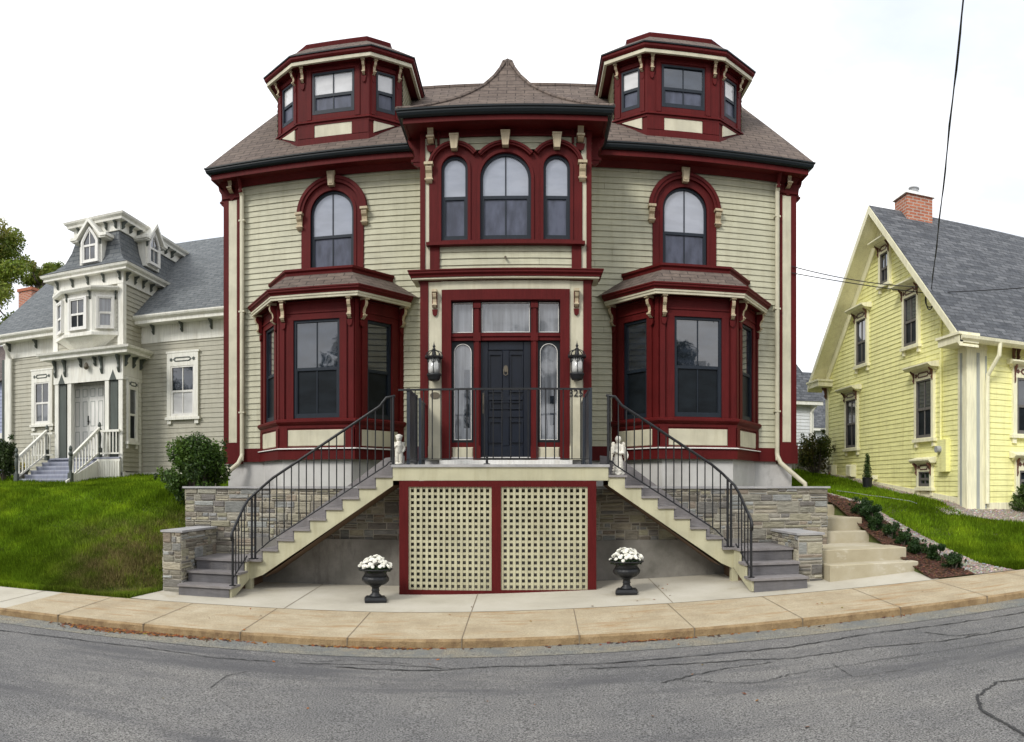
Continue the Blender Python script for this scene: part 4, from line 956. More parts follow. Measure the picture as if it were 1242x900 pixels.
# front railing of the platform
rt = thing('porch_railing', (0, 11.22, ZL), 'black iron railing along the front edge of the porch in front of the door', 'railing', 'iron railings of the porch')
yr = 11.22; xa, xb = -1.40, 1.27
m = MB(); m.box(WF, xa-.12, xb+.0, yr-.022, yr+.022, 3.155, 3.18); m.build('top_rail', 'black_iron', rt)
m = MB(); m.box(WF, xa, xb, yr-.01, yr+.01, 2.145, 2.157); m.build('bottom_rail', 'black_iron', rt)
nb = 21
for i in range(1, nb):
    x = xa+(xb-xa)*i/nb; MB().tube([(x, yr, 2.15), (x, yr, 3.16)], .0085, 6).build('baluster', 'black_iron', rt)
m = MB(); m.tube([(-.22, yr, ZL), (-.22, yr, 2.2)], .018, 8); m.lathe((-.22, yr, ZL), [(.05, 0), (.045, .012), (.02, .018)], 12); m.build('foot_post', 'black_iron', rt)
for s, x in ((-1, -1.375), (1, 1.285)):
    rt = thing('porch_side_gate', (x, 11.7, ZL), 'navy slatted gate and side rail at the top of the '+('left' if s < 0 else 'right')+' stair', 'gate', 'slatted gates of the porch')
    for nm, ya, yb, zt in (('gate_leaf', 11.24, 12.02, 3.15), ('side_rail', 12.5, 13.03, 3.13)):
        m = MB(); m.box(WF, x-.02, x+.02, ya, yb, zt, zt+.03); m.box(WF, x-.014, x+.014, ya, yb, 2.13, 2.16)
        y = ya
        while y < yb-.02: m.box(WF, x-.012, x+.012, y, y+.055, 2.10, zt); y += .075
        m.build(nm, 'navy', rt)
    for y in (11.24, 12.04, 12.48):
        m = MB(); m.box(WF, x-.024, x+.024, y-.02, y+.02, ZL, 3.19); m.build('post', 'navy', rt)

# ------------------------------------------------------------------ concrete garden steps on the right
t = thing('concrete_steps', (5.4, 11, .4), 'wide pale concrete garden steps climbing the bank right of the stone wall', 'steps')
S = [(10.5, 6.18, .59), (10.86, 6.16, .785), (12.15, 6.12, .98), (12.5, 6.14, 1.20), (13.7, 6.12, 1.40), (14.9, 6.1, 1.60)]
for i, (y, x1, z) in enumerate(S):
    ye = S[i+1][0] if i+1 < len(S) else 16.0; m = MB(); x0 = 4.70 if y < 12 else 5.30
    m.add([(a, b_, c) for c in (.05, z-.012) for a, b_ in ((x0, y), (x1, y), (x1, ye+.02), (x0, ye+.02))]+[(a, b_, z) for a, b_ in ((x0+.01, y+.014), (x1-.012, y+.012), (x1-.012, ye+.02), (x0+.01, ye+.02))], [(0, 1, 2, 3), (0, 1, 5, 4), (1, 2, 6, 5), (2, 3, 7, 6), (3, 0, 4, 7), (4, 5, 9, 8), (5, 6, 10, 9), (6, 7, 11, 10), (7, 4, 8, 11), (8, 9, 10, 11)])
    m.build('step', 'concrete_step', t)

# ------------------------------------------------------------------ urns with white flowers
def urn(px, py, Yd, label):
    th = (px-PX0)/F0; x = CX+Yd*math.tan(th); z = float(apron(x, Yd))+.005
    t = thing('garden_urn', (x, Yd, z), label, 'urn', 'flower urns beside the lattice')
    m = MB(); ra = R(12 if x < 0 else -8)
    c, s_ = math.cos(ra), math.sin(ra)
    def sq(h, z0): return [(x+a*c-b_*s_, Yd+a*s_+b_*c, z+z0) for a, b_ in ((-h, -h), (h, -h), (h, h), (-h, h))]
    m.hexa(sq(.15, 0), sq(.155, .03)); m.hexa(sq(.155, .031), sq(.125, .065)); m.build('plinth', 'black_iron', t)
    m = MB(); m.lathe((x, Yd, z), [(.09, .065), (.085, .085), (.055, .11), (.05, .14), (.06, .155), (.05, .17), (.055, .20), (.09, .225)], 28); m.build('stem', 'black_iron', t, smooth=True)
    m = MB(); m.lathe((x, Yd, z), [(.09, .225), (.14, .245), (.185, .29), (.19, .325), (.165, .36)], 48, .025, 16); m.lathe((x, Yd, z), [(.165, .36), (.15, .385), (.155, .41), (.19, .43), (.235, .445), (.24, .455), (.215, .46), (.18, .44)], 48, .02, 24); m.build('bowl', 'black_iron', t, smooth=True)
    rr = random.Random(int(px)); m = MB()
    for i in range(340):
        a = rr.uniform(0, 6.28); r = .225*math.sqrt(rr.random()); zz = z+.42+rr.uniform(0, .15)*(1-(r/.25)**2); n = Vector((rr.gauss(0, 1), rr.gauss(0, 1), 1)).normalized(); u = n.cross(Vector((0, 0, 1))).normalized()*.022; v = n.cross(u)*.5
        p = Vector((x+r*math.cos(a), Yd+r*math.sin(a), zz)); m.col = (.03, .06*rr.uniform(.7, 1.4), .02); m.quad(p-u, p-v, p+u, p+v)
    m.build('leaves', 'leaf', t)
    m = MB()
    for i in range(105):
        a = rr.uniform(0, 6.28); r = .235*math.sqrt(rr.random()); zz = z+.48+.15*(1-(r/.25)**2)+rr.uniform(-.03, .012)
        p = Vector((x+r*math.cos(a), Yd+r*math.sin(a), zz)); n = Vector((math.cos(a)*r*4+rr.gauss(0, .2), math.sin(a)*r*4-.25+rr.gauss(0, .2), 1)).normalized(); u = n.cross(Vector((0, 1, .1))).normalized(); v = n.cross(u)
        for ring, (rad, tilt, k) in enumerate(((.030, .15, 9), (.022, .5, 7), (.012, 1.0, 5))):
            for j in range(k):
                b_ = 6.28*j/k+ring; d = u*math.cos(b_)+v*math.sin(b_); e = n.cross(d); c_ = rr.uniform(.82, 1.0); m.col = (c_*.86, c_*.85, c_*.78)
                q = p+n*(.004*ring); m.quad(q, q+d*rad*.6+e*rad*.3+n*rad*.2*tilt, q+d*rad+n*rad*tilt*.6, q+d*rad*.6-e*rad*.3+n*rad*.2*tilt)
    m.build('flowers', 'petal', t)
urn(455.5, 728, 10.62, 'black cast iron urn of white flowers left of the lattice panels')
urn(760.0, 723, 10.75, 'black cast iron urn of white flowers right of the lattice panels')

# ------------------------------------------------------------------ wall lanterns
def lantern(s):
    x = s*1.20; y0 = 13.08; yc = 12.93; zb = 3.52
    t = thing('wall_lantern', (x, y0, zb), 'black scrolled glass lantern on the '+('left' if s < 0 else 'right')+' door pilaster', 'lantern', 'lanterns beside the door')
    m = MB(); m.box(WF, x-.045, x+.045, 13.05, 13.082, zb+.02, zb+.46); m.tube([(x, 13.05, zb+.12), (x, yc+.09, zb+.06)], .014, 6); m.tube([(x, 13.05, zb+.42), (x, yc+.06, zb+.47)], .012, 6); m.build('wall_plate', 'black_iron', t)
    m = MB(); m.lathe((x, yc, zb), [(.03, 0), (.085, .015), (.10, .04), (.115, .09), (.125, .10), (.12, .125)], 20); m.build('base', 'black_iron', t, smooth=True)
    m = MB(); m.lathe((x, yc, zb), [(.098, .125), (.103, .2), (.107, .38)], 18); m.build('glass_shade', 'lantern_glass', t, smooth=True)
    m = MB()
    for k in range(6):
        a = k*math.pi/3+.52; m.tube([(x+.103*math.cos(a), yc+.103*math.sin(a), zb+.125), (x+.113*math.cos(a), yc+.113*math.sin(a), zb+.38)], .006, 5)
        for da in (-.2, .2): m.tube([(x+.110*math.cos(a+da*q), yc+.110*math.sin(a+da*q), zb+z_) for q, z_ in ((0, .30), (1.2, .33), (1.6, .36), (1.0, .38))], .006, 5)
    m.build('cage', 'black_iron', t)
    m = MB(); m.lathe((x, yc, zb), [(.115, .375), (.15, .385), (.155, .40), (.13, .415), (.12, .42)], 24)
    for k in range(8):
        a = k*math.pi/4; m.tube([(x+r*math.cos(a), yc+r*math.sin(a), zb+z_) for r, z_ in ((.13, .415), (.135, .45), (.125, .48), (.09, .505), (.045, .52), (.02, .53))], .0065, 5)
        m.lathe((x+.14*math.cos(a), yc+.14*math.sin(a), zb+.405), [(.009, 0), (.011, .02), (.002, .045)], 6)
    m.lathe((x, yc, zb), [(.10, .41), (.085, .43), (.04, .44), (.03, .50), (.025, .53)], 14); m.build('crown', 'black_iron', t)
    m = MB(); m.lathe((x, yc, zb), [(.025, .53), (.03, .545), (.014, .56), (.022, .58), (.026, .595), (.014, .61), (.006, .64), (.001, .68)], 10); m.build('finial', 'black_iron', t, smooth=True)
lantern(-1); lantern(1)

# ------------------------------------------------------------------ small statues
def statue(name, x, y, z, h, label, wings, face=0):
    V = []; 
    bm = bmesh.new()
    def ball(c, r, sx=1, sy=1, sz=1, rot=0):
        M_ = Matrix.Translation(Vector(c)*h) @ Matrix.Rotation(rot, 4, 'Y') @ Matrix.Diagonal((sx*r*h, sy*r*h, sz*r*h, 1)); bmesh.ops.create_icosphere(bm, subdivisions=3, radius=1, matrix=M_)
    def limb(pts, rs):
        for (p0, r0), (p1, r1) in zip(zip(pts[:-1], rs[:-1]), zip(pts[1:], rs[1:])):
            for i in range(7):
                q = i/6; ball([a+(b_-a)*q for a, b_ in zip(p0, p1)], r0+(r1-r0)*q)
    ball((0, 0, .02), .14, 1, 1, .25)
    if wings:
        limb([(0, 0, .05), (.01, 0, .30), (0, 0, .52), (0, .0, .70)], [.125, .115, .085, .095]); ball((0, -.02, .88), .072, .9, 1, 1.15); ball((0, .01, .90), .078, 1, 1, 1.05)
        limb([(0, 0, .76), (0, 0, .82)], [.05, .04]); limb([(-.10, 0, .72), (-.13, -.04, .56), (-.03, -.11, .60)], [.045, .038, .03]); limb([(.10, 0, .72), (.13, -.05, .55), (.02, -.12, .54)], [.045, .038, .03])
        for s in (-1, 1):
            for k in range(6): ball((s*(.10+.022*k), .075, .73-.055*k), .075, .55, .3, 1.3, s*.35)
            ball((s*.12, .07, .78), .055, 1, .4, 1)
            for k in range(3): ball((s*(.15+.012*k), .075, .50-.05*k), .05, .35, .25, 1.5, s*.2)
        for k in range(6): limb([(.07*math.cos(k*1.05), .07*math.sin(k*1.05), .5), (.135*math.cos(k*1.05), .135*math.sin(k*1.05), .05)], [.02, .028])
        ball((-.02, -.12, .57), .035, 1, 1, 1)
    else:
        limb([(-.07, 0, .05), (-.06, -.02, .25), (-.05, 0, .42)], [.055, .07, .085]); limb([(.07, 0, .05), (.08, -.02, .24), (.05, 0, .42)], [.055, .07, .085])
        limb([(0, 0, .44), (0, -.01, .58), (0, 0, .68)], [.13, .125, .105]); ball((0, -.01, .85), .105, .95, 1, 1.08); ball((0, .015, .88), .11)
        limb([(-.12, 0, .67), (-.18, -.03, .55), (-.08, -.12, .60)], [.045, .04, .035]); limb([(.12, 0, .67), (.19, 0, .52), (.15, -.07, .42)], [.045, .04, .033])
        for k in range(9): ball((.1*math.cos(k*.7), .02+.08*math.sin(k*.7), .92), .035)
        for s in (-1, 1): ball((s*.12, .11, .64), .09, .8, .3, 1.3, s*.5)
    ball((-.028, -.085 if wings else -.115, .885 if wings else .86), .012); ball((.028, -.085 if wings else -.115, .885 if wings else .86), .012); ball((0, -.10 if wings else -.125, .865 if wings else .84), .014)
    me = bpy.data.meshes.new(name); bm.to_mesh(me); bm.free()
    o = bpy.data.objects.new(name, me); COL.objects.link(o); rm = o.modifiers.new('r', 'REMESH'); rm.mode = 'VOXEL'; rm.voxel_size = h*.013; rm.use_smooth_shade = True
    dg = bpy.context.evaluated_depsgraph_get(); me2 = bpy.data.meshes.new_from_object(o.evaluated_get(dg)); o.modifiers.clear(); o.data = me2; me2.name = name; bpy.data.meshes.remove(me)
    me2.materials.clear(); me2.materials.append(MATS['plaster']); o.location = (x, y, z); o.rotation_euler = (0, 0, face); tag(o, label, 'statue')
statue('cherub_statue', -1.545, 11.42, ZL+.01-.0, .46, 'small white cherub statue at the top of the left stair', False, .1)
statue('angel_statue', 1.545+.17, 11.42, ZL-.155, .60, 'white winged angel statue holding flowers on the top step of the right stair', True, -.15)

# ------------------------------------------------------------------ neighbour house, left (grey with white trim)
def pbox(m, f, x0, y0, x1, y1, w0, w1):
    """box on a wall plane, its extent measured off the photograph on that plane"""
    a = f.px(x0, (y0+y1)/2, w1); c = f.px(x1, (y0+y1)/2, w1); xm = (x0+x1)/2
    z1 = f.px(xm, y0, w1)[1]; z0 = f.px(xm, y1, w1)[1]; m.box(f, a[0], c[0], w0, w1, z0, z1); return a[0], c[0], z0, z1
def simple_window(par, f, u0, u1, z0, z1, cas, head, trim, sash, up='glass', low='glass', kind='rect', sill=True, hood=None, label=None, mullv=True, orn=None, ornm='dark_green', fw=.04):
    c, hw = (u0+u1)/2, (u1-u0)/2
    wo = window(par, f, c, hw, z0, z1, kind, zs=z0+(z1-z0)*.62, rec=.048, sash=sash, up=up, low=low, fw=fw, mull=mullv, mullow=mullv, mw=.012, label=label)
    m = MB()
    if kind == 'rect': m.ring(f, [(u0-cas, z0-.02), (u1+cas, z0-.02), (u1+cas, z1+cas), (u0-cas, z1+cas)], [(u0, z0), (u1, z0), (u1, z1), (u0, z1)], 0, .085)
    else: m.ring(f, outline(kind, c, hw+cas, z0-.02, z1+cas*1.2, 0, z0+(z1-z0)*.62), outline(kind, c, hw, z0, z1, 0, z0+(z1-z0)*.62), 0, .085)
    if head: m.box(f, u0-cas, u1+cas, 0, .08, z1+cas, z1+cas+head); 
    if sill: m.box(f, u0-cas-.05, u1+cas+.05, 0, .11, z0-.09, z0-.02); m.box(f, u0-cas, u0-.0, 0, .07, z0-.20, z0-.09); m.box(f, u1+.0, u1+cas, 0, .07, z0-.20, z0-.09)
    zt = z1+cas+head
    if hood:
        d = hood; m.side(f, [(0, zt), (d*.75, zt), (d, zt+.05), (d, zt+.08), (0, zt+.14)], u0-cas-d*.5, u1+cas+d*.5)
        m.side(f, [(0, zt-.07), (d*.5, zt-.02), (d*.6, zt), (0, zt)], u0-cas-d*.25, u1+cas+d*.25)
    elif head: m.box(f, u0-cas-.03, u1+cas+.03, 0, .09, zt, zt+.05)
    m.build('casing', trim, wo)
    if orn:
        zc = z1+cas*.5+head*.5; h_ = min(.06, head*.4+.02); m = MB(); L_ = (u1-u0)*.5+cas*.35
        A = [(c-L_*.55, zc-h_), (c+L_*.55, zc-h_), (c+L_*.7, zc), (c+L_*.55, zc+h_), (c-L_*.55, zc+h_), (c-L_*.7, zc)]; B = [(a+(c-a)*.14, z_+(zc-z_)*.45) for a, z_ in A]; m.ring(f, A, B, .081, .093)
        for s in (-1, 1): m.prism(f, [(c+s*L_*.72, zc), (c+s*L_*.84, zc-h_*.8), (c+s*L_*.98, zc-h_*.3), (c+s*L_*.9, zc), (c+s*L_*.98, zc+h_*.3), (c+s*L_*.84, zc+h_*.8)], .081, .094)
        m.build('ornament', ornm, wo)
    return wo
def small_bracket(par, f, u, zt, d, h, mat='dark_green', wd=.05, w0=0.0): 
    if mat == 'dark_green': wd *= .8; d *= .85; h *= .85
    m = MB(); m.side(f, [(w0+a, zt+b_) for a, b_ in [(0, 0), (d, 0), (d, -.1*h), (d*.6, -.3*h), (d*.45, -.55*h), (d*.6, -.7*h), (d*.35, -.9*h), (0, -h)]], u-wd/2, u+wd/2); return m.build('bracket', mat, par)
YM = 18.5; YT = 17.47; G = thing('grey_house', (-11, YM, 2.0), 'grey clapboard house with white trim and a central mansard tower over its double doors', 'house')
FM = Fr(0, YM); FT = Fr(0, YT); XR = -9.70; XL = -11.87; XWL = -14.4; XWR = -4.6; ZE = 6.12
FTs = Fr(XR, YT, 90)
m = MB(); siding(m, FM, XWL, XL, 2.05, ZE-.45, .125, lip=.02); m.build('siding', 'grey_siding', G)
m = MB(); siding(m, FM, XR, XWR, 2.05, ZE-.45, .125, lip=.02); m.build('siding', 'grey_siding', G)
m = MB(); siding(m, Fr(XWR, YM, 90), 0, 7.5, 2.05, ZE-.1, .125, lip=.02); m.build('siding', 'grey_siding', G)
m = MB(); m.box(WF, XWL, XWR, YM+.02, 26, 1.6, ZE-.1); m.build('wall', 'grey_siding', G)
m = MB()
for a, b_ in ((XWL, XL), (XR, XWR)): m.box(FM, a, b_, -.02, .04, ZE-.50, ZE); m.box(FM, a, b_, -.02, .05, 1.85, 2.12)
m.box(FM, XWL-.02, XWL+.16, -.02, .045, 1.9, ZE-.5); m.build('frieze_board', 'grey_trim', G)
m = MB(); m.box(FM, XWL-.12, XWL-.03, -.02, .05, 1.9, ZE-.5); m.build('corner_board', 'dark_green', G)
m = MB(); m.tube([(XWL+.25, YM-.42, ZE-.12), (XWL+.25, YM-.1, ZE-.5), (XWL+.25, YM-.1, 2.0)], .05, 8); m.build('downspout', 'grey_trim', G)
m = MB()
for a, b_ in ((XWL-.3, XL+.1), (XR-.1, XWR+.3)): m.side(FM, [(0, ZE-.04), (.42, ZE-.04), (.42, ZE+.04), (.50, ZE+.10), (.52, ZE+.14), (.52, ZE+.17), (0, ZE+.17)], a, b_)
m.build('cornice', 'grey_trim', G)
for u in (-14.2, -13.2, -12.3, -9.3, -8.45, -7.6, -6.75, -5.9): small_bracket(G, FM, u, ZE-.04, .30, .30)
m = MB(); ze = ZE+.175; yr = 22.6; zr_ = 9.65
m.hexa([(XWL-.35, YM-.50, ze), (XWR+.35, YM-.50, ze), (XWR+.35, 26.8, ze), (XWL-.35, 26.8, ze)], [(XWL-.35, yr, zr_), (XWR+.35, yr, zr_), (XWR+.35, yr+.05, zr_), (XWL-.35, yr+.05, zr_)]); m.build('roof', 'roof_grey', G)
# tower
TW = MB(); siding(TW, FTs, .0, 1.05, 2.15, 5.2, .125, lip=.02); TW.build('siding', 'grey_siding', G)
TW = MB(); siding(TW, FTs, .0, 2.9, 5.40, 7.05, .125, lip=.02); TW.build('siding', 'grey_siding', G)
TW = MB(); siding(TW, FT, XL, XR, 5.40, 7.05, .125, lip=.02); TW.build('siding', 'grey_siding', G)
TW = MB(); TW.box(WF, XL+.02, XR-.03, YT+.62, YM+2.2, 1.8, 5.3); TW.box(WF, XL+.01, XR-.02, YT+.02, YM+2.4, 5.301, 7.4); TW.build('wall', 'grey_siding', G)
m = MB()
m.box(FT, XR-.14, XR+.026, -.1, .03, 5.4, 7.05); m.box(FT, XL-.03, XL+.13, -.1, .03, 5.4, 7.05); m.box(FTs, .001, .13, 0, .034, 5.4, 7.045)
m.box(FT, XL, XR+.034, -.02, .038, 7.05, 7.38); m.box(FTs, 0.0, 2.9, -.02, .034, 7.052, 7.378); m.build('frieze_board', 'grey_trim', G)
tp = [(XL, 20.6), (XL, YT), (XR, YT), (XR, 20.4)]
m = MB(); m.sweep(tp, [(0, 7.36), (.22, 7.36), (.22, 7.41), (.28, 7.46), (.30, 7.52), (0, 7.54)]); m.build('cornice', 'grey_trim', G)
for i in range(5): small_bracket(G, FT, XL+.15+i*.49, 7.34, .22, .26)
for i in range(6): small_bracket(G, FTs, .12+i*.45, 7.34, .22, .26)
# mansard: concave slopes
def mr_ring(o, z): return [(XL+o*1.5-.28, YT+o-.28, z), (XR-o+.28, YT+o-.28, z), (XR-o+.28, 22.0-o, z), (XL+o*1.5-.28, 22.0-o, z)]
mp_ = [(0, 7.54), (.22, 7.66), (.38, 7.85), (.48, 8.15), (.54, 8.45), (.56, 8.62)]; m = MB()
for (o0, z0), (o1, z1) in zip(mp_[:-1], mp_[1:]):
    A, B = mr_ring(o0, z0), mr_ring(o1, z1)
    for i in range(4): m.quad(A[i], A[(i+1) % 4], B[(i+1) % 4], B[i])
m.build('mansard_roof', 'roof_grey', G)
o_ = .27; ol = .53; tp2 = [(XL+ol, 21.6), (XL+ol, YT+o_), (XR-o_, YT+o_), (XR-o_, 21.6)]
m = MB(); m.sweep(tp2, [(0, 8.55), (.04, 8.55), (.04, 8.78), (.17, 8.80), (.18, 8.86), (.24, 8.91), (.26, 8.96), (0, 8.98)]); m.hexa([(x, y, 8.9) for x, y in tp2], [(x, y, 8.975) for x, y in tp2]); m.build('cornice', 'grey_trim', G)
f2 = Fr(0, YT+.23); f3 = Fr(XR-.23, YT+.2, 90)
for i in range(5): small_bracket(G, f2, XL+.68+i*.29, 8.78, .20, .22)
for i in range(8): small_bracket(G, f3, .15+i*.42, 8.78, .20, .22)
# gothic dormers
def gdormer(f, px0, px1, pyt, pyb, w):
    a = f.px(px0, pyb, w); b_ = f.px(px1, pyb, w); xm = (px0+px1)/2; z1 = f.px(xm, pyt, w)[1]; z0 = f.px(xm, pyb, w)[1]; c = (a[0]+b_[0])/2; hw = (b_[0]-a[0])/2
    k = hw+.13; m = MB(); zs = z0+(z1-z0)*.62
    m.prism(f, [(c-k, z0-.1), (c+k, z0-.1), (c+k, zs+.05), (c, z1+.15), (c-k, zs+.05)], w-.9, w); d = m.build('dormer', 'grey_trim', G)
    m = MB()
    for s in (-1, 1): m.prism(f, [(c, z1+.17), (c, z1+.27), (c+s*(k+.04), zs+.14), (c+s*(k+.22), zs+.14), (c+s*(k+.22), zs+.06), (c+s*(k+.02), zs+.06)], w-.9, w+.16)
    for s in (-1, 1): m.box(f, *sorted((c+s*k, c+s*(k+.18))), w-.9, w+.13, zs+.02, zs+.10)
    m.build('roof', 'grey_trim', d)
    simple_window(d, Fr(f.o.x+f.N.x*w, f.o.y+f.N.y*w, math.degrees(math.atan2(f.U.y, f.U.x))), c-hw, c+hw, z0, z1, .05, 0, 'white_line', 'white_line', 'glass', 'glass', 'gothic', sill=False, fw=.03)
    for s in (-1, 1): small_bracket(d, f, c+s*(k-.04), zs+.05, .10, .18, w0=w)
gdormer(FT, 101.8, 118.4, 278, 318, .03); gdormer(FTs, 179.5, 190.5, 284, 322, -.0)
# oriel bay on the tower front
zc0 = 6.93; cx = (XL+XR)/2-.02; hb = .95; hf = .42; dp = .42; an = math.degrees(math.atan2(dp, hb-hf)); ln = math.hypot(dp, hb-hf)
ff = Fr(cx, YT-dp); fl = Fr(cx-hb, YT, -an); fr_ = Fr(cx+hf, YT-dp, an); pl = [(cx-hb, YT), (cx-hf, YT-dp), (cx+hf, YT-dp), (cx+hb, YT)]
m = MB(); m.hexa([(x, y, 5.72) for x, y in pl], [(x, y, 6.95) for x, y in pl]); m.sweep(pl, [(0, 5.70), (.06, 5.70), (.06, 5.78), (0, 5.82)]); m.hexa([(cx-.5, YT, 5.42), (cx-.3, YT-.12, 5.42), (cx+.3, YT-.12, 5.42), (cx+.5, YT, 5.42)], [(x, y, 5.70) for x, y in pl])
m.sweep(pl, [(0, 6.84), (.12, 6.86), (.16, 6.92), (.16, 6.96), (0, 7.0)]); ob = m.build('oriel_window', 'grey_trim', G)
simple_window(ob, ff, -.24, .24, 5.88, 6.68, .05, 0, 'white_line', 'white_line', 'glass', 'screen', sill=False, fw=.035)
for f_ in (fl, fr_): simple_window(ob, f_, ln*.5-.19, ln*.5+.19, 5.88, 6.68, .05, 0, 'white_line', 'white_line', 'glass_curtain', 'glass_curtain', sill=False, fw=.035, mullv=False)
for f_, u in ((ff, -.36), (ff, .36), (fl, .06), (fr_, ln-.06)): small_bracket(ob, f_, u, 6.86, .12, .26, wd=.05)
for u in (-.25, .25): small_bracket(ob, Fr(cx, YT), u, 5.66, .28, .26)
# belt cornice above the porch, columns and doors
bp_ = [(XL, YM), (XL, YT), (XR, YT), (XR, YM)]
m = MB(); m.sweep(bp_, [(0, 5.18), (.28, 5.20), (.28, 5.27), (.36, 5.32), (.38, 5.38), (0, 5.44)]); m.build('cornice', 'grey_trim', G)
m = MB(); m.sweep(bp_, [(-.04, 4.55), (.02, 4.55), (.02, 5.19), (-.04, 5.19)]); m.box(FT, XL, XR, -.9, -.02, 5.0, 5.15)
for u in (XL+.01, XL+.43, XR-.55, XR-.13): m.box(FT, u, u+.12, -.14, -.0, 2.05, 4.6)
m.box(FTs, .02, .14, -.1, .0, 2.05, 4.6); m.box(FTs, .85, .98, -.1, .02, 2.05, 5.1); m.box(FTs, .0, 1.0, -.1, .035, 1.85, 2.12); m.build('porch_frame', 'grey_trim', G)
for u in (XL+.14, XR-.40): m = MB(); m.box(FT, u, u+.22, -.16, -.04, 2.05, 4.55); m.prism(FT, [(u, 4.55), (u+.22, 4.55), (u+.11, 4.82)], -.16, .025); m.build('porch_panel', 'dark_green', G)
for u in (XL+.06, XL+.38, XR-.62, XR-.10, XL+.9, XL+1.35): small_bracket(G, FT, u, 5.18, .22, .55 if u not in (XL+.9, XL+1.35) else .28, wd=.06)
for u in (.08, .5, .9): small_bracket(G, FTs, u, 5.18, .22, .35, wd=.06)
FD = Fr(0, YT+.45); m = MB(); pbox(m, FD, 84, 442, 137, 556, -.1, -.02); ds = m.build('door_surround', 'grey_trim', G)
m = MB(); a = pbox(m, FD, 89.5, 468, 127, 553, -.02, .03); dd = m.build('double_door', 'white_line', ds)
m = MB(); c = (a[0]+a[1])/2; m.box(FD, c-.006, c+.006, .03, .034, a[2], a[3]); wd_ = (a[1]-a[0])/4
for q in range(4):
    u = a[0]+wd_*(q+.5)
    for z0, z1 in ((.08, .35), (.42, .78), (.84, .96)): m.ring(FD, outline('rect', u, wd_*.30, a[2]+(a[3]-a[2])*z0, a[2]+(a[3]-a[2])*z1), outline('rect', u, wd_*.30, a[2]+(a[3]-a[2])*z0, a[2]+(a[3]-a[2])*z1, .018), .03, .036)
m.build('panel_moulding', 'pale_grey_strip', dd)
m = MB(); m.lathe(tuple(FD.p(c, .06, a[2]+.95)), [(.02, -.02), (.03, 0), (.02, .02)], 10); m.box(FD, c-.03, c-.01, .03, .05, a[2]+.85, a[2]+1.1); m.build('door_knob', 'black_iron', dd)
m = MB(); pbox(m, FD, 95, 449, 128, 464, -.02, .02); m.build('transom_window', 'glass', ds)
for x0, x1 in ((86, 89), (129.5, 135)):
    m = MB(); pbox(m, FD, x0, 470, x1, 535, -.02, .01); m.build('sidelight', 'glass', ds)
for x0, x1, y0, y1 in ((89.2, 91, 452, 553), (126.5, 128.6, 452, 553)):
    m = MB(); q = pbox(m, FD, x0, y0, x1, y1, -.01, .05); m.build('door_pilaster', 'dark_green' if x0 > 100 else 'grey_trim', ds)
m = MB(); m.lathe((cx+.05, YT-.12, 4.93), [(.02, .12), (.05, .08), (.07, 0), (.05, -.05), (.01, -.07)], 12); m.build('porch_light', 'brass', G)
# windows of the main wall
for x0, y0, x1, y1, lb in ((43.5, 464, 61.5, 514, None), (208.5, 444, 237, 505, None)):
    u0 = FM.px(x0, y0)[0]; u1 = FM.px(x1, y0)[0]; z1 = FM.px((x0+x1)/2, y0)[1]; z0 = FM.px((x0+x1)/2, y1)[1]
    simple_window(G, FM, u0, u1, z0, z1, .11, .24, 'grey_trim', 'white_line', 'glass', 'shade_white' if x0 > 100 else 'glass_curtain', orn=True)
u0 = .30; simple_window(G, FTs, .22, .62, 2.95, 4.35, .07, .14, 'grey_trim', 'grey_trim', 'glass', 'screen', orn=True, mullv=False)
# lilac steps with balustrades
ST = thing('porch_steps', (-11.2, 16.9, 1.8), 'lilac grey painted wooden steps up to the white double doors', 'steps')
zt_, zb_ = 2.52, Tf(-11.4, 16.2); ns = 6; yt0 = YT-.05; x0, x1 = XL-.22, XR-.72
m = MB(); m.box(WF, XL-.1, XR-.05, YT-.1, YM-.3, zt_-.04, zt_)
for k in range(ns-1):
    z = zt_-(zt_-zb_)*(k+1)/ns; m.box(WF, x0, x1, yt0-.26*(k+1), yt0-.26*k+.02, z-.035, z)
m.build('treads', 'lilac_step', ST)
m = MB()
for k in range(ns): z = zt_-(zt_-zb_)*k/ns; m.box(WF, x0+.02, x1-.02, yt0-.26*k+.0, yt0-.26*k+.02, zb_-.1, z-.036)
m.build('risers', 'lilac_riser', ST)
m = MB(); m.prism(Fr(0, 0, 90) if False else WF, [(0, 0), (0, 0), (0, 0)], 0, 0) if False else None
m.side(WF, [(yt0, zt_-.05), (yt0, zb_-.1), (yt0-.26*ns, zb_-.1), (yt0-.26*ns, zb_+.05)], x1, x1+.04); m.box(WF, x1, XR-.02, YT-.12, YT-.08, zb_, zt_-.05)
for k in range(9): m.box(WF, x1+.06+k*.075, x1+.09+k*.075, YT-.14, YT-.115, zb_+.08, zt_-.1)
m.build('side_panel', 'grey_trim', ST)
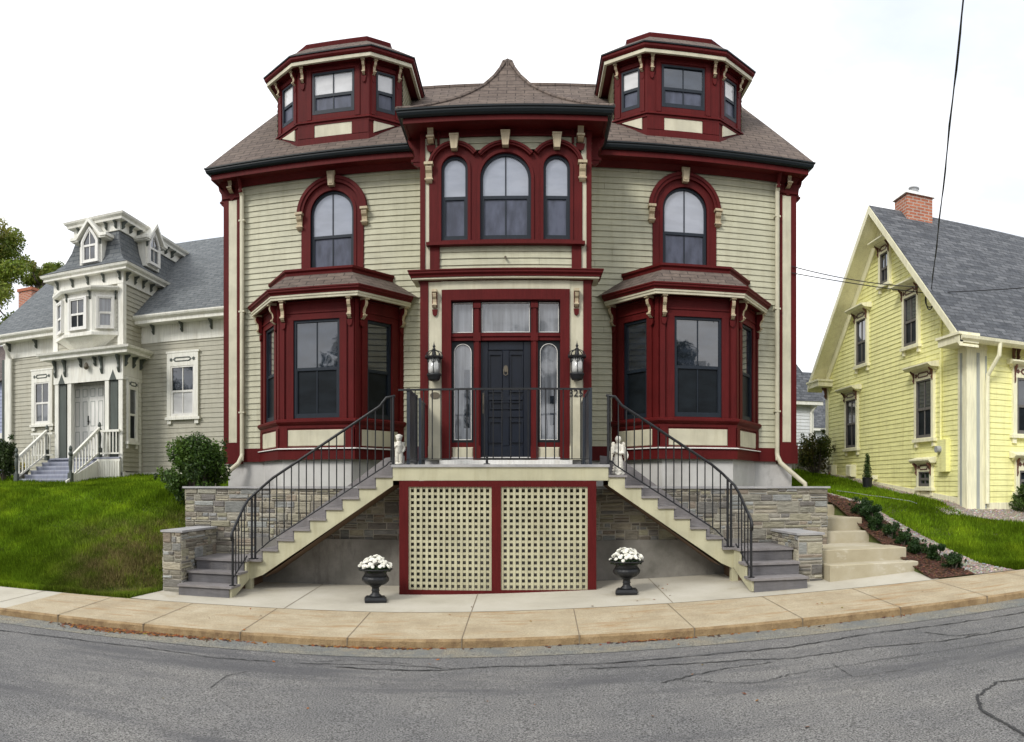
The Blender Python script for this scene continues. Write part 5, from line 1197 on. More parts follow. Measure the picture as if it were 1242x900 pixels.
for s, x in ((-1, x0-.02), (1, x1+.02)):
    br_ = thing('step_balustrade', (x, yt0-.8, zb_), 'white balustrade with green turned newels on the '+('left' if s < 0 else 'right')+' of the lilac steps', 'balustrade', 'balustrades of the grey house porch')
    yb_ = yt0-.26*(ns-1); m = MB(); m.hexa([(x-.035, yb_, zb_+.62), (x+.035, yb_, zb_+.62), (x+.035, yt0, zt_+.72), (x-.035, yt0, zt_+.72)], [(x-.035, yb_, zb_+.70), (x+.035, yb_, zb_+.70), (x+.035, yt0, zt_+.80), (x-.035, yt0, zt_+.80)])
    m.build('top_rail', 'grey_trim', br_); m = MB(); m.hexa([(x-.02, yb_, zb_+.14), (x+.02, yb_, zb_+.14), (x+.02, yt0, zt_+.10), (x-.02, yt0, zt_+.10)], [(x-.02, yb_, zb_+.19), (x+.02, yb_, zb_+.19), (x+.02, yt0, zt_+.15), (x-.02, yt0, zt_+.15)]); m.build('bottom_rail', 'grey_trim', br_)
    for k in range(9):
        q = (k+.5)/9; y = yb_+(yt0-yb_)*q; m = MB(); m.box(WF, x-.016, x+.016, y-.016, y+.016, zb_+.14+(zt_-zb_-.04)*q, zb_+.66+(zt_-zb_+.10)*q); m.build('baluster', 'grey_trim', br_)
    for y, z in ((yb_-.05, zb_-.05), (yt0+.03, zt_-.05)):
        m = MB(); m.box(WF, x-.055, x+.055, y-.055, y+.055, z, z+.30); m.lathe((x, y, z), [(.05, .30), (.035, .36), (.05, .50), (.055, .60), (.035, .72), (.06, .76), (.06, .80), (.03, .84), (.05, .90), (.035, .96), (.005, .99)], 12); m.build('newel_post', 'dark_green', br_)
for xa, xb, lbl in ((x1+.07, XR-.06, 'right'), (XL-.75, XL-.02, 'left')):
    pr_ = thing('porch_railing', (xa, YT-.06, zt_), 'short white porch railing on the %s of the lilac steps' % lbl, 'railing', 'railings of the grey house porch'); m = MB(); m.box(WF, xa, xb, YT-.09, YT-.03, zt_+.66, zt_+.72); m.build('top_rail', 'grey_trim', pr_); m = MB(); m.box(WF, xa, xb, YT-.08, YT-.04, zt_+.08, zt_+.12); m.build('bottom_rail', 'grey_trim', pr_)
    n_ = int((xb-xa)/.085)
    for k in range(1, n_): x = xa+(xb-xa)*k/n_; m = MB(); m.box(WF, x-.014, x+.014, YT-.075, YT-.045, zt_+.10, zt_+.68); m.build('baluster', 'grey_trim', pr_)

# ------------------------------------------------------------------ houses further left
B_ = thing('brown_roof_house', (-22, 28, 2), 'house with a brown shingle roof and brick chimney behind the grey house', 'house')
f = Fr(0, 27); q = f.px(45, 371); z0 = f.px(0, 402)[1]
m = MB(); m.hexa([(-34, 26.5, 5.4), (-16, 26.5, 5.4), (-16, 33, 5.4), (-34, 33, 5.4)], [(-34, 30, 8.75), (-16, 30, 8.75), (-16, 30.1, 8.75), (-34, 30.1, 8.75)]); m.build('roof', 'roof_far', B_)
m = MB(); m.box(WF, -33.8, -16.2, 27, 32.6, 1.9, 5.4); m.build('wall', 'lilac_siding', B_)
f = Fr(0, 27.6); a = f.px(22.5, 350); b2 = f.px(38, 350); m = MB(); m.box(WF, a[0], b2[0], 27.6, 28.4, 5.5, f.px(30, 351)[1]); ch = m.build('chimney', 'brick_wall', B_)
m = MB(); m.box(WF, a[0]-.05, b2[0]+.05, 27.55, 28.45, f.px(30, 353)[1], f.px(30, 350)[1]+.02); m.build('chimney_cap', 'brick', ch)
LH = thing('lilac_house', (-17.5, 20.5, 2), 'lilac blue clapboard house at the left edge behind the bushes', 'house')
m = MB(); m.box(WF, -24, -16.3, 21.0, 24.6, 1.9, 5.4); m.build('wall', 'lilac_siding', LH); m = MB(); siding(m, Fr(0, 21.0), -24, -16.3, 2.3, 5.3, .13); m.build('siding', 'lilac_siding', LH)
m = MB(); m.box(WF, -24.1, -16.2, 20.85, 21.05, 3.4, 3.6); m.build('trim', 'white_line', LH); m = MB(); m.hexa([(-24.3, 20.7, 5.4), (-16.0, 20.7, 5.4), (-16.0, 24.9, 5.4), (-24.3, 24.9, 5.4)], [(-24.3, 22.6, 6.6), (-16.0, 22.6, 6.6), (-16.0, 22.7, 6.6), (-24.3, 22.7, 6.6)]); m.build('roof', 'roof_far', LH)

# ------------------------------------------------------------------ yellow house, right
YX, Y0, Y1, YR = 8.75, 13.1, 20.5, 16.8; ZEv = 5.02; ZRg = 8.45; ZBt = 1.36
Yh = thing('yellow_house', (12, YR, 1.3), 'pale yellow clapboard house with ornate window hoods and a dark shingle gable roof', 'house')
FG = Fr(YX, Y1, -90); FS = Fr(YX, Y0); LG = Y1-Y0      # gable plane: u=0 at the far corner, LG at the near corner
def gcut(z):
    if z > ZEv: k = (z-ZEv)/(ZRg-ZEv)*LG/2; return [(-1, k), (LG-k, LG+1)]
    return []
m = MB(); siding(m, FG, 0, LG, 1.55, ZRg, .105, gcut, lip=.017); m.build('siding', 'yellow', Yh)
m = MB(); siding(m, FS, 0, 9, 1.30, ZEv-.3, .118, lip=.018); m.build('siding', 'yellow', Yh)
m = MB(); m.prism(Fr(YX, Y1, -90), [(.02, 1.5), (LG-.02, 1.2), (LG-.02, ZEv), (LG/2, ZRg-.1), (.02, ZEv)], -9, -.02); m.build('wall', 'yellow', Yh)
m = MB(); m.box(FG, -.04, .16, -.02, .04, 1.95, ZEv); m.box(FG, LG-.30, LG+.0, -.02, .04, 1.25, ZEv-.1); m.box(FS, -.045, .44, -.02, .045, 1.25, ZEv-.1)
m.prism(FG, [(0, 2.16), (LG-.28, 1.52), (LG-.28, 1.30), (0, 1.94)], 0, .045); m.box(FS, .4, 9, 0, .04, 1.2, 1.42); m.box(FS, .4, 9, 0, .035, ZEv-.38, ZEv); m.box(FS, -.05, .45, .045, .06, ZEv-.50, ZEv-.44)
m.build('corner_board', 'yellow_trim', Yh)
m = MB(); m.box(FG, LG-.20, LG-.13, .04, .055, 1.3, 4.45); m.box(FS, .19, .26, .045, .06, 1.3, 4.45); m.box(FS, .40, .44, .045, .055, 1.3, 4.4); m.build('corner_strip', 'pale_grey_strip', Yh)
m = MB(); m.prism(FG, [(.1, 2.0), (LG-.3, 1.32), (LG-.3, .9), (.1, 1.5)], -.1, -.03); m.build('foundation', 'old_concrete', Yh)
# rakes, soffits, roof
oh, rk = .42, .42; sl_ = (ZRg-ZEv)/(LG/2)
m = MB()
for s in (-1, 1):
    c = LG/2; ue = c+s*(LG/2+oh); zE = ZEv-oh*sl_
    m.prism(FG, [(c, ZRg+.04), (ue, zE+.04), (ue, zE-.15), (c, ZRg-.15)], rk-.05, rk+.03)                     # rake board
    m.prism(FG, [(c, ZRg-.12), (ue, zE-.12), (ue, zE-.15), (c, ZRg-.15)], 0, rk-.05)                        # soffit
    m.prism(FG, [(c, ZRg-.15), (c+s*(LG/2), ZEv-.15), (c+s*(LG/2-.02), ZEv-.42), (c, ZRg-.43)], .0, .05)   # frieze
    u0, u1 = sorted((c+s*(LG/2-.42), ue)); m.box(FG, u0, u1, 0, rk+.02, ZEv-.46, ZEv-.32); m.box(FG, u0-.04, u1+.04, 0, rk+.06, ZEv-.32, ZEv-.27)
m.build('gable_trim', 'yellow_trim', Yh)
m = MB()
for s in (-1, 1):
    y = YR-s*(LG/2+oh); xw = YX-rk; zE = ZEv-oh*sl_
    m.hexa([(xw-.01, YR, ZRg+.02), (xw-.01, y, zE+.02), (xw+10, y, zE+.02), (xw+10, YR, ZRg+.02)], [(xw-.01, YR, ZRg+.06), (xw-.01, y, zE+.06), (xw+10, y, zE+.06), (xw+10, YR, ZRg+.06)])
m.build('roof', 'roof_dark', Yh)
m = MB(); zE = ZEv-oh*sl_; m.side(FS, [(0, ZEv-.30), (oh-.08, ZEv-.30), (oh-.06, zE-.06), (oh, zE-.04), (oh+.06, zE+.0), (oh+.08, zE+.06), (oh-.02, zE+.06), (0, ZEv-.2)], -.42, 9.5); m.build('gutter', 'yellow_trim', Yh)
m = MB(); m.tube([(YX+.5, Y0-oh-.02, zE), (YX+.5, Y0-oh+.02, zE-.25), (YX+.42, Y0-.12, zE-.62), (YX+.42, Y0-.10, zE-.8), (YX+.42, Y0-.10, 1.4)], .045, 8); m.build('downspout', 'yellow_trim', Yh)
for u in (1.1, 1.22): small_bracket(Yh, FS, u, ZEv-.36, .16, .30, 'brown_mark', wd=.0225, w0=.035)
for u in (.05,): small_bracket(Yh, FG, u, ZEv-.46, .16, .34, 'brown_mark', wd=.0225, w0=.03)
WN = [((1070.5, 307, 1080, 344), 1), ((1099.5, 360, 1115, 419), 1), ((1041.5, 388, 1053, 442), 1), ((1114.5, 461, 1133, 531), 1), ((1029, 485, 1041, 543), 1), ((1117.5, 572, 1131, 590), 0)]
for (x0, y0, x1, y1), big in WN:
    xm = (x0+x1)/2; u0 = FG.px(x0, y0)[0]; u1 = FG.px(x1, y0)[0]; z1 = FG.px(xm, y0)[1]; z0 = FG.px(xm, y1)[1]
    wo = simple_window(Yh, FG, u0, u1, z0, z1, .085, .14 if big else .10, 'yellow_trim', 'terracotta', 'glass', 'screen' if big else 'glass', hood=.30 if big else .22, orn=True, ornm='brown_mark', fw=.03)
    for s in (-1, 1): small_bracket(wo, FG, (u0+u1)/2+s*((u1-u0)/2+.07), z1+.085+(.14 if big else .1), .15, .30, 'brown_mark', wd=.022, w0=.04)
for (x0, y0, x1, y1) in ((1231, 460, 1262, 527), (1234, 571, 1262, 595)):
    xm = (x0+x1)/2; u0 = FS.px(x0, y0)[0]; u1 = FS.px(x1, y0)[0]; z1 = FS.px(xm, y0)[1]; z0 = FS.px(xm, y1)[1]
    wo = simple_window(Yh, FS, u0, u1, z0, z1, .10, .16, 'yellow_trim', 'terracotta', 'glass', 'screen', hood=.25, orn=True, ornm='brown_mark')
    small_bracket(wo, FS, u0-.06, z1+.26, .14, .42, 'brown_mark', wd=.0225, w0=.04)
# meter, conduit, vents
f = FG; m = MB(); a = pbox(m, f, 1137, 533, 1147, 572, 0, .12); mb = m.build('meter_box', 'yellow', Yh)
q = f.px(1140, 545, .12); P = f.p(q[0], .12, q[1]); m = MB(); m.tube([P, P+Vector((-.10, 0, 0))], [.075, .07], 14); m.build('meter_glass', 'steel', mb)
q1 = f.px(1142, 368, .03); m = MB(); m.tube([f.p(q1[0], .05, a[3]), f.p(q1[0], .05, q1[1]), f.p(q1[0], .12, q1[1]+.03), f.p(q1[0]-.05, .14, q1[1]-.02)], .028, 8); m.build('conduit', 'yellow', Yh)
for px, py, s_ in ((1013, 570, .14), (1036, 571, .16), (1064, 579, .05)):
    q = f.px(px, py); m = MB(); m.bevbox(f, q[0]-s_, q[0]+s_, 0, .12+s_*.4, q[1]-s_, q[1]+s_, .03); m.build('vent_box', 'yellow_trim', Yh)
m = MB(); q = f.px(1013, 575); m.tube([f.p(q[0], .1, q[1]+.2), f.p(q[0]+.05, .2, q[1]), f.p(q[0]-.1, .3, q[1]-.15), f.p(q[0]+.1, .4, q[1]-.25)], .015, 6); m.build('hose', 'brick', Yh)
# chimney
fc = Fr(0, YR-.3); a = fc.px(1100, 270); b2 = fc.px(1131, 270); zt_ = fc.px(1115, 237)[1]
m = MB(); m.box(WF, a[0], b2[0], YR-.3, YR+.35, 7.6, zt_); ch = m.build('chimney', 'brick_wall', Yh)
m = MB(); m.hexa([(a[0]-.05, YR-.35, zt_), (b2[0]+.05, YR-.35, zt_), (b2[0]+.05, YR+.4, zt_), (a[0]-.05, YR+.4, zt_)], [(a[0]+.02, YR-.28, zt_+.09), (b2[0]-.02, YR-.28, zt_+.09), (b2[0]-.02, YR+.33, zt_+.09), (a[0]+.02, YR+.33, zt_+.09)]); m.build('chimney_cap', 'white_line', ch)
m = MB(); cc = ((a[0]+b2[0])/2, YR, zt_+.08); m.lathe(cc, [(.12, 0), (.12, .08), (.13, .085), (.13, .11), (.115, .12), (.115, .17), (.14, .175), (.14, .20), (.11, .21)], 18); m.build('chimney_pot', 'steel', ch)

# ------------------------------------------------------------------ behind, in the gap
def backhouse(name, label, Y, xl, xr, ze, run, zr_, mat='white_siding'):
    t = thing(name, ((xl+xr)/2, Y, 2.1), label, 'house'); m = MB(); m.box(WF, xl, xr, Y+.02, Y+6, 2, ze); m.build('wall', mat, t); m = MB(); siding(m, Fr(0, Y), xl, xr, 2.4, ze-.2, .13); m.build('siding', mat, t)
    m = MB(); m.box(WF, xl-.05, xr+.3, Y-.32, Y-.2, ze-.12, ze+.02); m.box(WF, xr-.12, xr+.02, Y-.03, Y+.02, 2, ze-.1); m.tube([(xr+.1, Y-.25, ze-.05), (xr-.1, Y-.06, ze-.4), (xr-.1, Y-.06, 2.2)], .05, 6); m.build('gutter', 'grey_trim', t)
    m = MB(); m.hexa([(xl-.3, Y-.35, ze+.02), (xr+.35, Y-.35, ze+.02), (xr+.35, Y+6.4, ze+.02), (xl-.3, Y+6.4, ze+.02)], [(xl+run, Y+2.6, zr_), (xr-run, Y+2.6, zr_), (xr-run, Y+3.4, zr_), (xl+run, Y+3.4, zr_)]); m.build('roof', 'roof_dark', t)
f = Fr(0, 28); xr = f.px(986, 500)[0]; backhouse('white_house', 'small white clapboard house with a steep dark roof seen behind the red house', 28, xr-9, xr, f.px(975, 488)[1], 1.5, 9.0)
f = Fr(0, 37); xr = f.px(1012, 500)[0]; backhouse('far_white_house', 'white house with a grey roof beyond the fence, nearest the yellow gable', 37, xr-2.6, xr+6, f.px(995, 520)[1], .6, 8.0)
FN = thing('wooden_fence', (8.7, 24, 2.1), 'weathered wooden board fence with lattice top behind the yellow house', 'fence')
f = Fr(0, 24); zt_ = f.px(985, 537)[1]; zl = f.px(985, 547)[1]; u0 = f.px(940, 540)[0]; m = MB(); u = u0
while u < u0+5: m.box(f, u, u+.125, 0, .02, 2.0, zl); u += .135
m.build('boards', 'fence_wood', FN)
m = MB(); m.box(f, u0, u0+5, -.02, .04, zl, zl+.05); m.box(f, u0, u0+5, -.02, .04, zt_-.05, zt_)
for k in range(40): m.box(f, u0+k*.125, u0+k*.125+.035, .0, .02, zl+.05, zt_-.05)
m.box(f, u0, u0+5, .02, .03, (zl+zt_)/2-.02, (zl+zt_)/2+.02); m.build('lattice', 'fence_wood', FN)
for k in range(4):
    m = MB(); m.box(f, u0+k*1.6, u0+k*1.6+.1, -.05, .06, 2.0, zt_+.06); m.build('post', 'fence_wood', FN)

# ------------------------------------------------------------------ overhead wires
def wire(name, pts, label, r_=.014, sag=.3, n=24, wob=0):
    P = []
    for (a, b_) in zip(pts[:-1], pts[1:]):
        a, b_ = Vector(a), Vector(b_)
        for i in range(n): q = i/n; P.append(a+(b_-a)*q-Vector((0, 0, 4*sag*q*(1-q))))
    P.append(Vector(pts[-1])); m = MB(); m.tube(P, r_, 5)
    if wob: 
        off_ = [p+Vector((math.cos(i*1.3)*r_*1.6, 0, math.sin(i*1.3)*r_*1.6)) for i, p in enumerate(P)]; m.tube(off_, r_*.7, 5)
    return tag(m.build(name, 'wire_black', None), label, 'cable')
q = FG.px(1129, 356, .15); A_ = FG.p(q[0], .15, q[1]); 
wire('service_cable', [A_, (-2.06, -5.8, 8.6)], 'twisted black service cable dropping from above to the yellow gable', .0095, .50, 40, 1)
m = MB(); q0 = A_
for k, (ry, rz) in enumerate(((.26, .20), (.17, .26))):
    P = [q0+Vector((-.02-.03*k, -.05+ry*math.cos(a), -.10+rz*math.sin(a))) for a in [i*2*math.pi/18 for i in range(19)]]; m.tube(P, .012, 5)
tag(m.build('cable_loop', 'wire_black', None), 'loops of black cable hanging on the yellow gable where the wires meet', 'cable')
th = (960-PX0)/F0; d = 15.2; p1 = (CX+d*math.sin(th), d*math.cos(th), CZ+(PY0-323)/F0*d); p1b = (p1[0], p1[1], p1[2]-.13)
p2 = tuple(A_+Vector((-.1, 0, .12))); p2b = tuple(A_+Vector((-.12, .1, .02)))
th = .72; d2 = 15.5; p3 = (CX+d2*math.sin(th), d2*math.cos(th)-.6, CZ+(PY0-348)/F0*d2)
wire('utility_wire', [p1, p2], 'upper of two thin wires from the red house to the yellow gable', .010, .10)
wire('utility_wire', [p1b, p2b], 'lower of two thin wires from the red house to the yellow gable', .010, .04)
wire('utility_wire', [p2b, p3], 'thin wire crossing in front of the yellow house roof to the right edge', .010, .06)
m = MB(); 
P = [(x, y, Tf(x, y)+.055) for x, y in ((6.8, 15.2), (6.95, 14.9), (7.05, 14.6), (7.12, 14.3), (7.3, 14.0), (7.4, 13.7), (7.62, 13.45), (7.7, 13.3))]; m.tube(P, .007, 5); tag(m.build('garden_hose', 'steel', None), 'thin pale hose lying across the right lawn', 'hose')

# ------------------------------------------------------------------ foliage helpers
def leaves(name, mat, parent, clumps, n, size, cols, seed=1, flat=.6, **kw):
    """many small leaf quads spread through the given clumps (centre, radii)"""
    r = np.random.default_rng(seed); C = np.array([c[0] for c in clumps]); S = np.array([c[1] for c in clumps]); vol = S.prod(1)**.67; k = r.choice(len(clumps), n, p=vol/vol.sum())
    d = r.normal(size=(n, 3)); d /= np.linalg.norm(d, axis=1)[:, None]; rad = r.random(n)**.45
    P = C[k]+d*S[k]*rad[:, None]
    a = r.normal(size=(n, 3)); a /= np.linalg.norm(a, axis=1)[:, None]; b_ = np.cross(a, d+r.normal(size=(n, 3))*flat); b_ /= np.linalg.norm(b_, axis=1)[:, None]+1e-9
    s = size*r.uniform(.6, 1.3, n)[:, None]; V = np.stack([P-a*s, P-b_*s*.5, P+a*s, P+b_*s*.5], 1).reshape(-1, 3)
    off = Vector((0, 0, 0)); q = parent
    while q is not None: off += q.location; q = q.parent
    V -= np.array(off); me = bpy.data.meshes.new(name); me.vertices.add(4*n); me.vertices.foreach_set('co', V.ravel()); me.loops.add(4*n); me.loops.foreach_set('vertex_index', np.arange(4*n)); me.polygons.add(n); me.polygons.foreach_set('loop_start', np.arange(0, 4*n, 4)); me.polygons.foreach_set('loop_total', np.full(n, 4)); me.update(); me.validate()
    cols = np.array(cols); ci = cols[(r.choice(len(clumps), len(clumps)) % len(cols))[k]]; ci = ci*.6+cols[r.choice(len(cols), n)]*.4; c = np.ones((n, 4)); c[:, :3] = ci*r.uniform(.7, 1.3, n)[:, None]
    ca = me.color_attributes.new('Col', 'FLOAT_COLOR', 'CORNER'); ca.data.foreach_set('color', np.repeat(c, 4, 0).astype('f').ravel())
    me.materials.append(MATS[mat]); o = bpy.data.objects.new(name, me); COL.objects.link(o); o.parent = parent
    return o
GREEN = [(.035, .075, .012), (.05, .105, .015), (.07, .14, .02), (.10, .17, .03), (.028, .055, .012)]
def tree(px, py_c, Y, rad, hz, label, cols, seed, n=16000, nm='maple_tree', leaf=.085, cl=26, zb=2.1, lean=0):
    th = (px-PX0)/F0; x = CX+Y*math.tan(th); d = Y/math.cos(th); zc = CZ+(PY0-py_c)/F0*d; r = random.Random(seed)
    t = thing(nm, (x, Y, zb), label, 'tree', 'trees behind the houses')
    m = MB(); m.tube([(x, Y, zb-.2), (x+.1, Y, zb+(zc-zb)*.4), (x-.1, Y+.1, zc), (x, Y, zc+hz*.6)], [.32, .24, .15, .04], 10); m.build('trunk', 'bark', t, smooth=True)
    clumps = []; m = MB()
    for i in range(cl):
        a = r.uniform(0, 6.28); e = r.uniform(-.9, 1.2); q = r.uniform(.12, 1)**.6; c = (x+rad*q*math.cos(a)*math.cos(e*.9), Y+rad*q*math.sin(a)*math.cos(e*.9)*.9, zc+hz*q*math.sin(e)); sz = r.uniform(.2, .36)*rad
        clumps.append((c, (sz, sz, sz*.8)))
        m.tube([(x, Y, zc-hz*.5+r.uniform(0, hz*.7)), ((x+c[0])/2, (Y+c[1])/2, (zc+c[2])/2-.1), c], [.09, .055, .018], 5)
    m.build('limbs', 'bark', t); leaves('crown', 'leaf', t, clumps, n, leaf, cols, seed)
YG = [(.15, .22, .02), (.20, .27, .03), (.25, .30, .05), (.09, .14, .015), (.28, .25, .05)]
tree(-26, 345, 30, 2.7, 2.9, 'leafy maple tree behind the brown roof at the far left edge', YG, 3, 34000, leaf=.085, cl=44)
tree(50, 352, 34, 1.25, 1.5, 'pale green tree behind the brick chimney', YG, 4, 22000, nm='broadleaf_tree', leaf=.07, cl=40)
tree(84, 366, 38, 1.9, 2.1, 'pale green tree behind the grey roof left of the tower', YG, 5, 22000, nm='broadleaf_tree', leaf=.08, cl=40)
def bush(name, x, y, z, rx, rz, label, cols, seed, n, leaf, group=None, cat='shrub', stems=True, cl=12):
    t = thing(name, (x, y, z), label, cat, group); r = random.Random(seed); clumps = []; m = MB()
    for i in range(cl):
        a = r.uniform(0, 6.28); q = math.sqrt(r.random()); h = r.uniform(.25, .95); c = (x+rx*.62*q*math.cos(a)*(1.15-h*.4), y+rx*.62*q*math.sin(a)*(1.15-h*.4), z+rz*h); s = rx*r.uniform(.25, .42)
        clumps.append((c, (s, s, s*.8*max(.5, rz/rx*.8))))
        m.tube([(x+r.uniform(-.03, .03), y, z-.03), ((x+c[0])/2, (y+c[1])/2, z+rz*h*.45), c], [.018*max(1, rx), .012, .005], 5)
    for i in range(cl//2):
        a = r.uniform(0, 6.28); h = r.uniform(.55, 1.1); q = r.uniform(.75, 1.05)*(1.25-h*.55); clumps.append(((x+rx*q*math.cos(a), y+rx*q*math.sin(a), z+rz*h), (rx*.10, rx*.10, rx*.16)))
    m.build('stems', 'bark', t); leaves('foliage', 'leaf', t, clumps, n, leaf, cols, seed)
BG = [(.035, .075, .012), (.06, .12, .016), (.09, .17, .022), (.13, .21, .035), (.025, .05, .014)]
x, y, z = CX+13.0*math.tan((239-PX0)/F0), 13.0, None
bush('round_shrub', x, y, Tf(x, y)-.02, .74, 1.22, 'large round green shrub against the left corner of the red and sage house', BG, 21, 15000, .034, cl=34)
x = CX+13.6*math.tan((200-PX0)/F0); bush('low_shrub', x, 13.8, Tf(x, 13.8), .36, .42, 'small pale shrub left of the large round shrub', [(.06, .10, .03), (.09, .12, .05)], 22, 2500, .03, cl=9)
for i, (px, py, r_) in enumerate(((1066, 647, .19), (1084, 657, .185), (1098, 665, .19), (1117, 676, .21), (1140, 684, .19), (1161, 694, .205))):
    x, y, z = drop(px, py)
    bush('box_shrub', x, y+.1, z+.005, r_, .27, ('%s of six small box shrubs in the mulch bed, counted down from the steps') % ('first', 'second', 'third', 'fourth', 'fifth', 'sixth')[i], [(.014, .038, .008), (.022, .055, .012), (.035, .075, .014)], 30+i, 2600, .018, 'box shrubs in the mulch bed', cl=14)
for i, (px, py) in enumerate(((1022, 626), (1033, 630), (1044, 634), (1052, 638))):
    x, y, z = drop(px, py); x = max(x, 6.35)
    bush('hedge_shrub', x, y, z, .23, .34, ('%s hedge shrub beside the upper concrete steps') % ('rearmost', 'third', 'second', 'nearest')[i], [(.014, .038, .008), (.022, .055, .012), (.03, .07, .014)], 40+i, 1500, .018, 'hedge shrubs by the upper steps', cl=9)
x = CX+20*math.tan((989-PX0)/F0); bush('garden_bush', x, 20, 2.0, .62, 1.15, 'loose yellow green bush in front of the wooden fence', [(.07, .10, .02), (.10, .13, .03), (.05, .075, .02), (.14, .12, .03)], 51, 6000, .035, cl=18)
x = CX+13.0*math.tan((1250-PX0)/F0); bush('juniper_shrub', x-.1, 12.7, Tf(x, 12.7), .55, .62, 'green juniper shrub cut by the right edge beside the yellow house', [(.05, .09, .02), (.07, .12, .025)], 52, 5000, .03, cl=14)
x = CX+16.3*math.tan((4-PX0)/F0); bush('garden_bush', x, 16.3, Tf(x, 16.3), .5, 1.15, 'dark bush at the left edge beside the flower tub', [(.03, .055, .015), (.05, .08, .02)], 53, 5000, .04, cl=16)
# potted cypress by the yellow house
x, y = 8.15, CX and (8.15-CX)/math.tan((1052-PX0)/F0); z = Tf(x, y); t = thing('potted_cypress', (x, y, z), 'tiny cypress in a black nursery pot against the yellow gable wall', 'potted plant')
m = MB(); m.lathe((x, y, z), [(.10, 0), (.125, .24), (.135, .25), (.12, .26)], 14); m.build('pot', 'black_iron', t)
leaves('foliage', 'leaf', t, [((x, y, z+.30+.09*k), (.12-.012*k, .12-.012*k, .09)) for k in range(6)], 1500, .02, [(.03, .06, .015), (.05, .09, .02)], 61)
m = MB(); m.tube([(x, y, z+.2), (x, y, z+.78)], .012, 5); m.build('stem', 'bark', t)
# flower tub by the grey porch
x = CX+16.6*math.tan((25-PX0)/F0); y = 16.6; z = Tf(x, y); t = thing('flower_tub', (x, y, z), 'stone tub of yellow flowers at the foot of the lilac steps', 'planter')
m = MB(); m.lathe((x, y, z), [(.17, 0), (.20, .20), (.22, .24), (.19, .26)], 16); m.build('tub', 'old_concrete', t)
leaves('foliage', 'leaf', t, [((x-.1, y, z+.33), (.2, .18, .12)), ((x+.12, y, z+.3), (.16, .16, .1)), ((x, y, z+.4), (.16, .16, .1))], 1300, .026, [(.05, .09, .02), (.03, .06, .015)], 62)
leaves('flowers', 'petal', t, [((x-.1, y-.05, z+.38), (.2, .18, .09)), ((x+.12, y-.05, z+.36), (.17, .16, .09)), ((x, y, z+.46), (.16, .16, .07))], 420, .022, [(.65, .50, .03), (.55, .42, .04)], 63)

# ------------------------------------------------------------------ beds, gravel, lawns, litter
def drape(name, poly_fn, xs, ys, mat, kind, lift=.012):
    b = MB()
    for y0, y1 in zip(ys[:-1], ys[1:]):
        a0, c0 = poly_fn(y0); a1, c1 = poly_fn(y1); n = xs
        for i in range(n):
            q0, q1 = i/n, (i+1)/n; X = [a0+(c0-a0)*q0, a0+(c0-a0)*q1, a1+(c1-a1)*q1, a1+(c1-a1)*q0]
            b.quad(*[(X[k], (y0, y0, y1, y1)[k], Tf(X[k], (y0, y0, y1, y1)[k])+lift) for k in range(4)])
    o = b.build(name, mat); o['kind'] = kind; return o
bedR = lambda y: float(np.interp(y, [9.92, 12.5, 14, 16], [6.86, 6.70, 6.55, 6.45]))
bedL = lambda y: float(np.interp(y, [9.92, 10.5, 10.6, 16], [6.09, 6.09, 6.05, 6.05]))
grvR = lambda y: float(np.interp(y, [9.92, 10.4, 12.5, 14, 16], [7.62, 7.25, 6.88, 6.66, 6.5]))
ysb = lin(9.92, 16, .25)
drape('mulch_bed', lambda y: (bedL(y), bedR(y)), 4, ysb, 'mulch', 'structure', .02)
drape('gravel_strip', lambda y: (bedR(y)-.02, grvR(y)), 4, ysb, 'gravel', 'structure', .009)
def scatter(name, n, fx, size, cols, mat, seed, zf=Tf, lift=.015, squash=.5):
    r = np.random.default_rng(seed); m = MB(); rr = random.Random(seed)
    for i in range(n):
        x, y = fx(rr); z = zf(x, y)+lift; s = size*rr.uniform(.5, 1.4); m.col = tuple(c*rr.uniform(.75, 1.3) for c in rr.choice(cols))
        a = rr.uniform(0, 6.28); u = Vector((math.cos(a), math.sin(a), rr.uniform(-.3, .3)))*s; v = Vector((-math.sin(a), math.cos(a), rr.uniform(-.3, .3)))*s*rr.uniform(.5, .9); p = Vector((x, y, z)); h = Vector((0, 0, s*squash))
        m.add([p-u, p-v, p+u, p+v, p+h], [(0, 1, 4), (1, 2, 4), (2, 3, 4), (3, 0, 4)])
    o = m.build(name, mat); o['kind'] = 'stuff'; return o
def fx_g(rr):
    y = 9.95+rr.random()**1.3*6; return rr.uniform(bedR(y)-.04, grvR(y)), y
def fx_m(rr):
    y = 9.95+rr.random()**1.3*6; return rr.uniform(bedL(y), bedR(y)), y
scatter('gravel', 3600, fx_g, .022, [(.36, .32, .27), (.26, .22, .19), (.44, .41, .37), (.28, .21, .17)], 'chips', 71)
scatter('mulch', 2600, fx_m, .022, [(.09, .04, .025), (.05, .025, .018), (.14, .07, .04)], 'chips', 72, lift=.027, squash=.45)
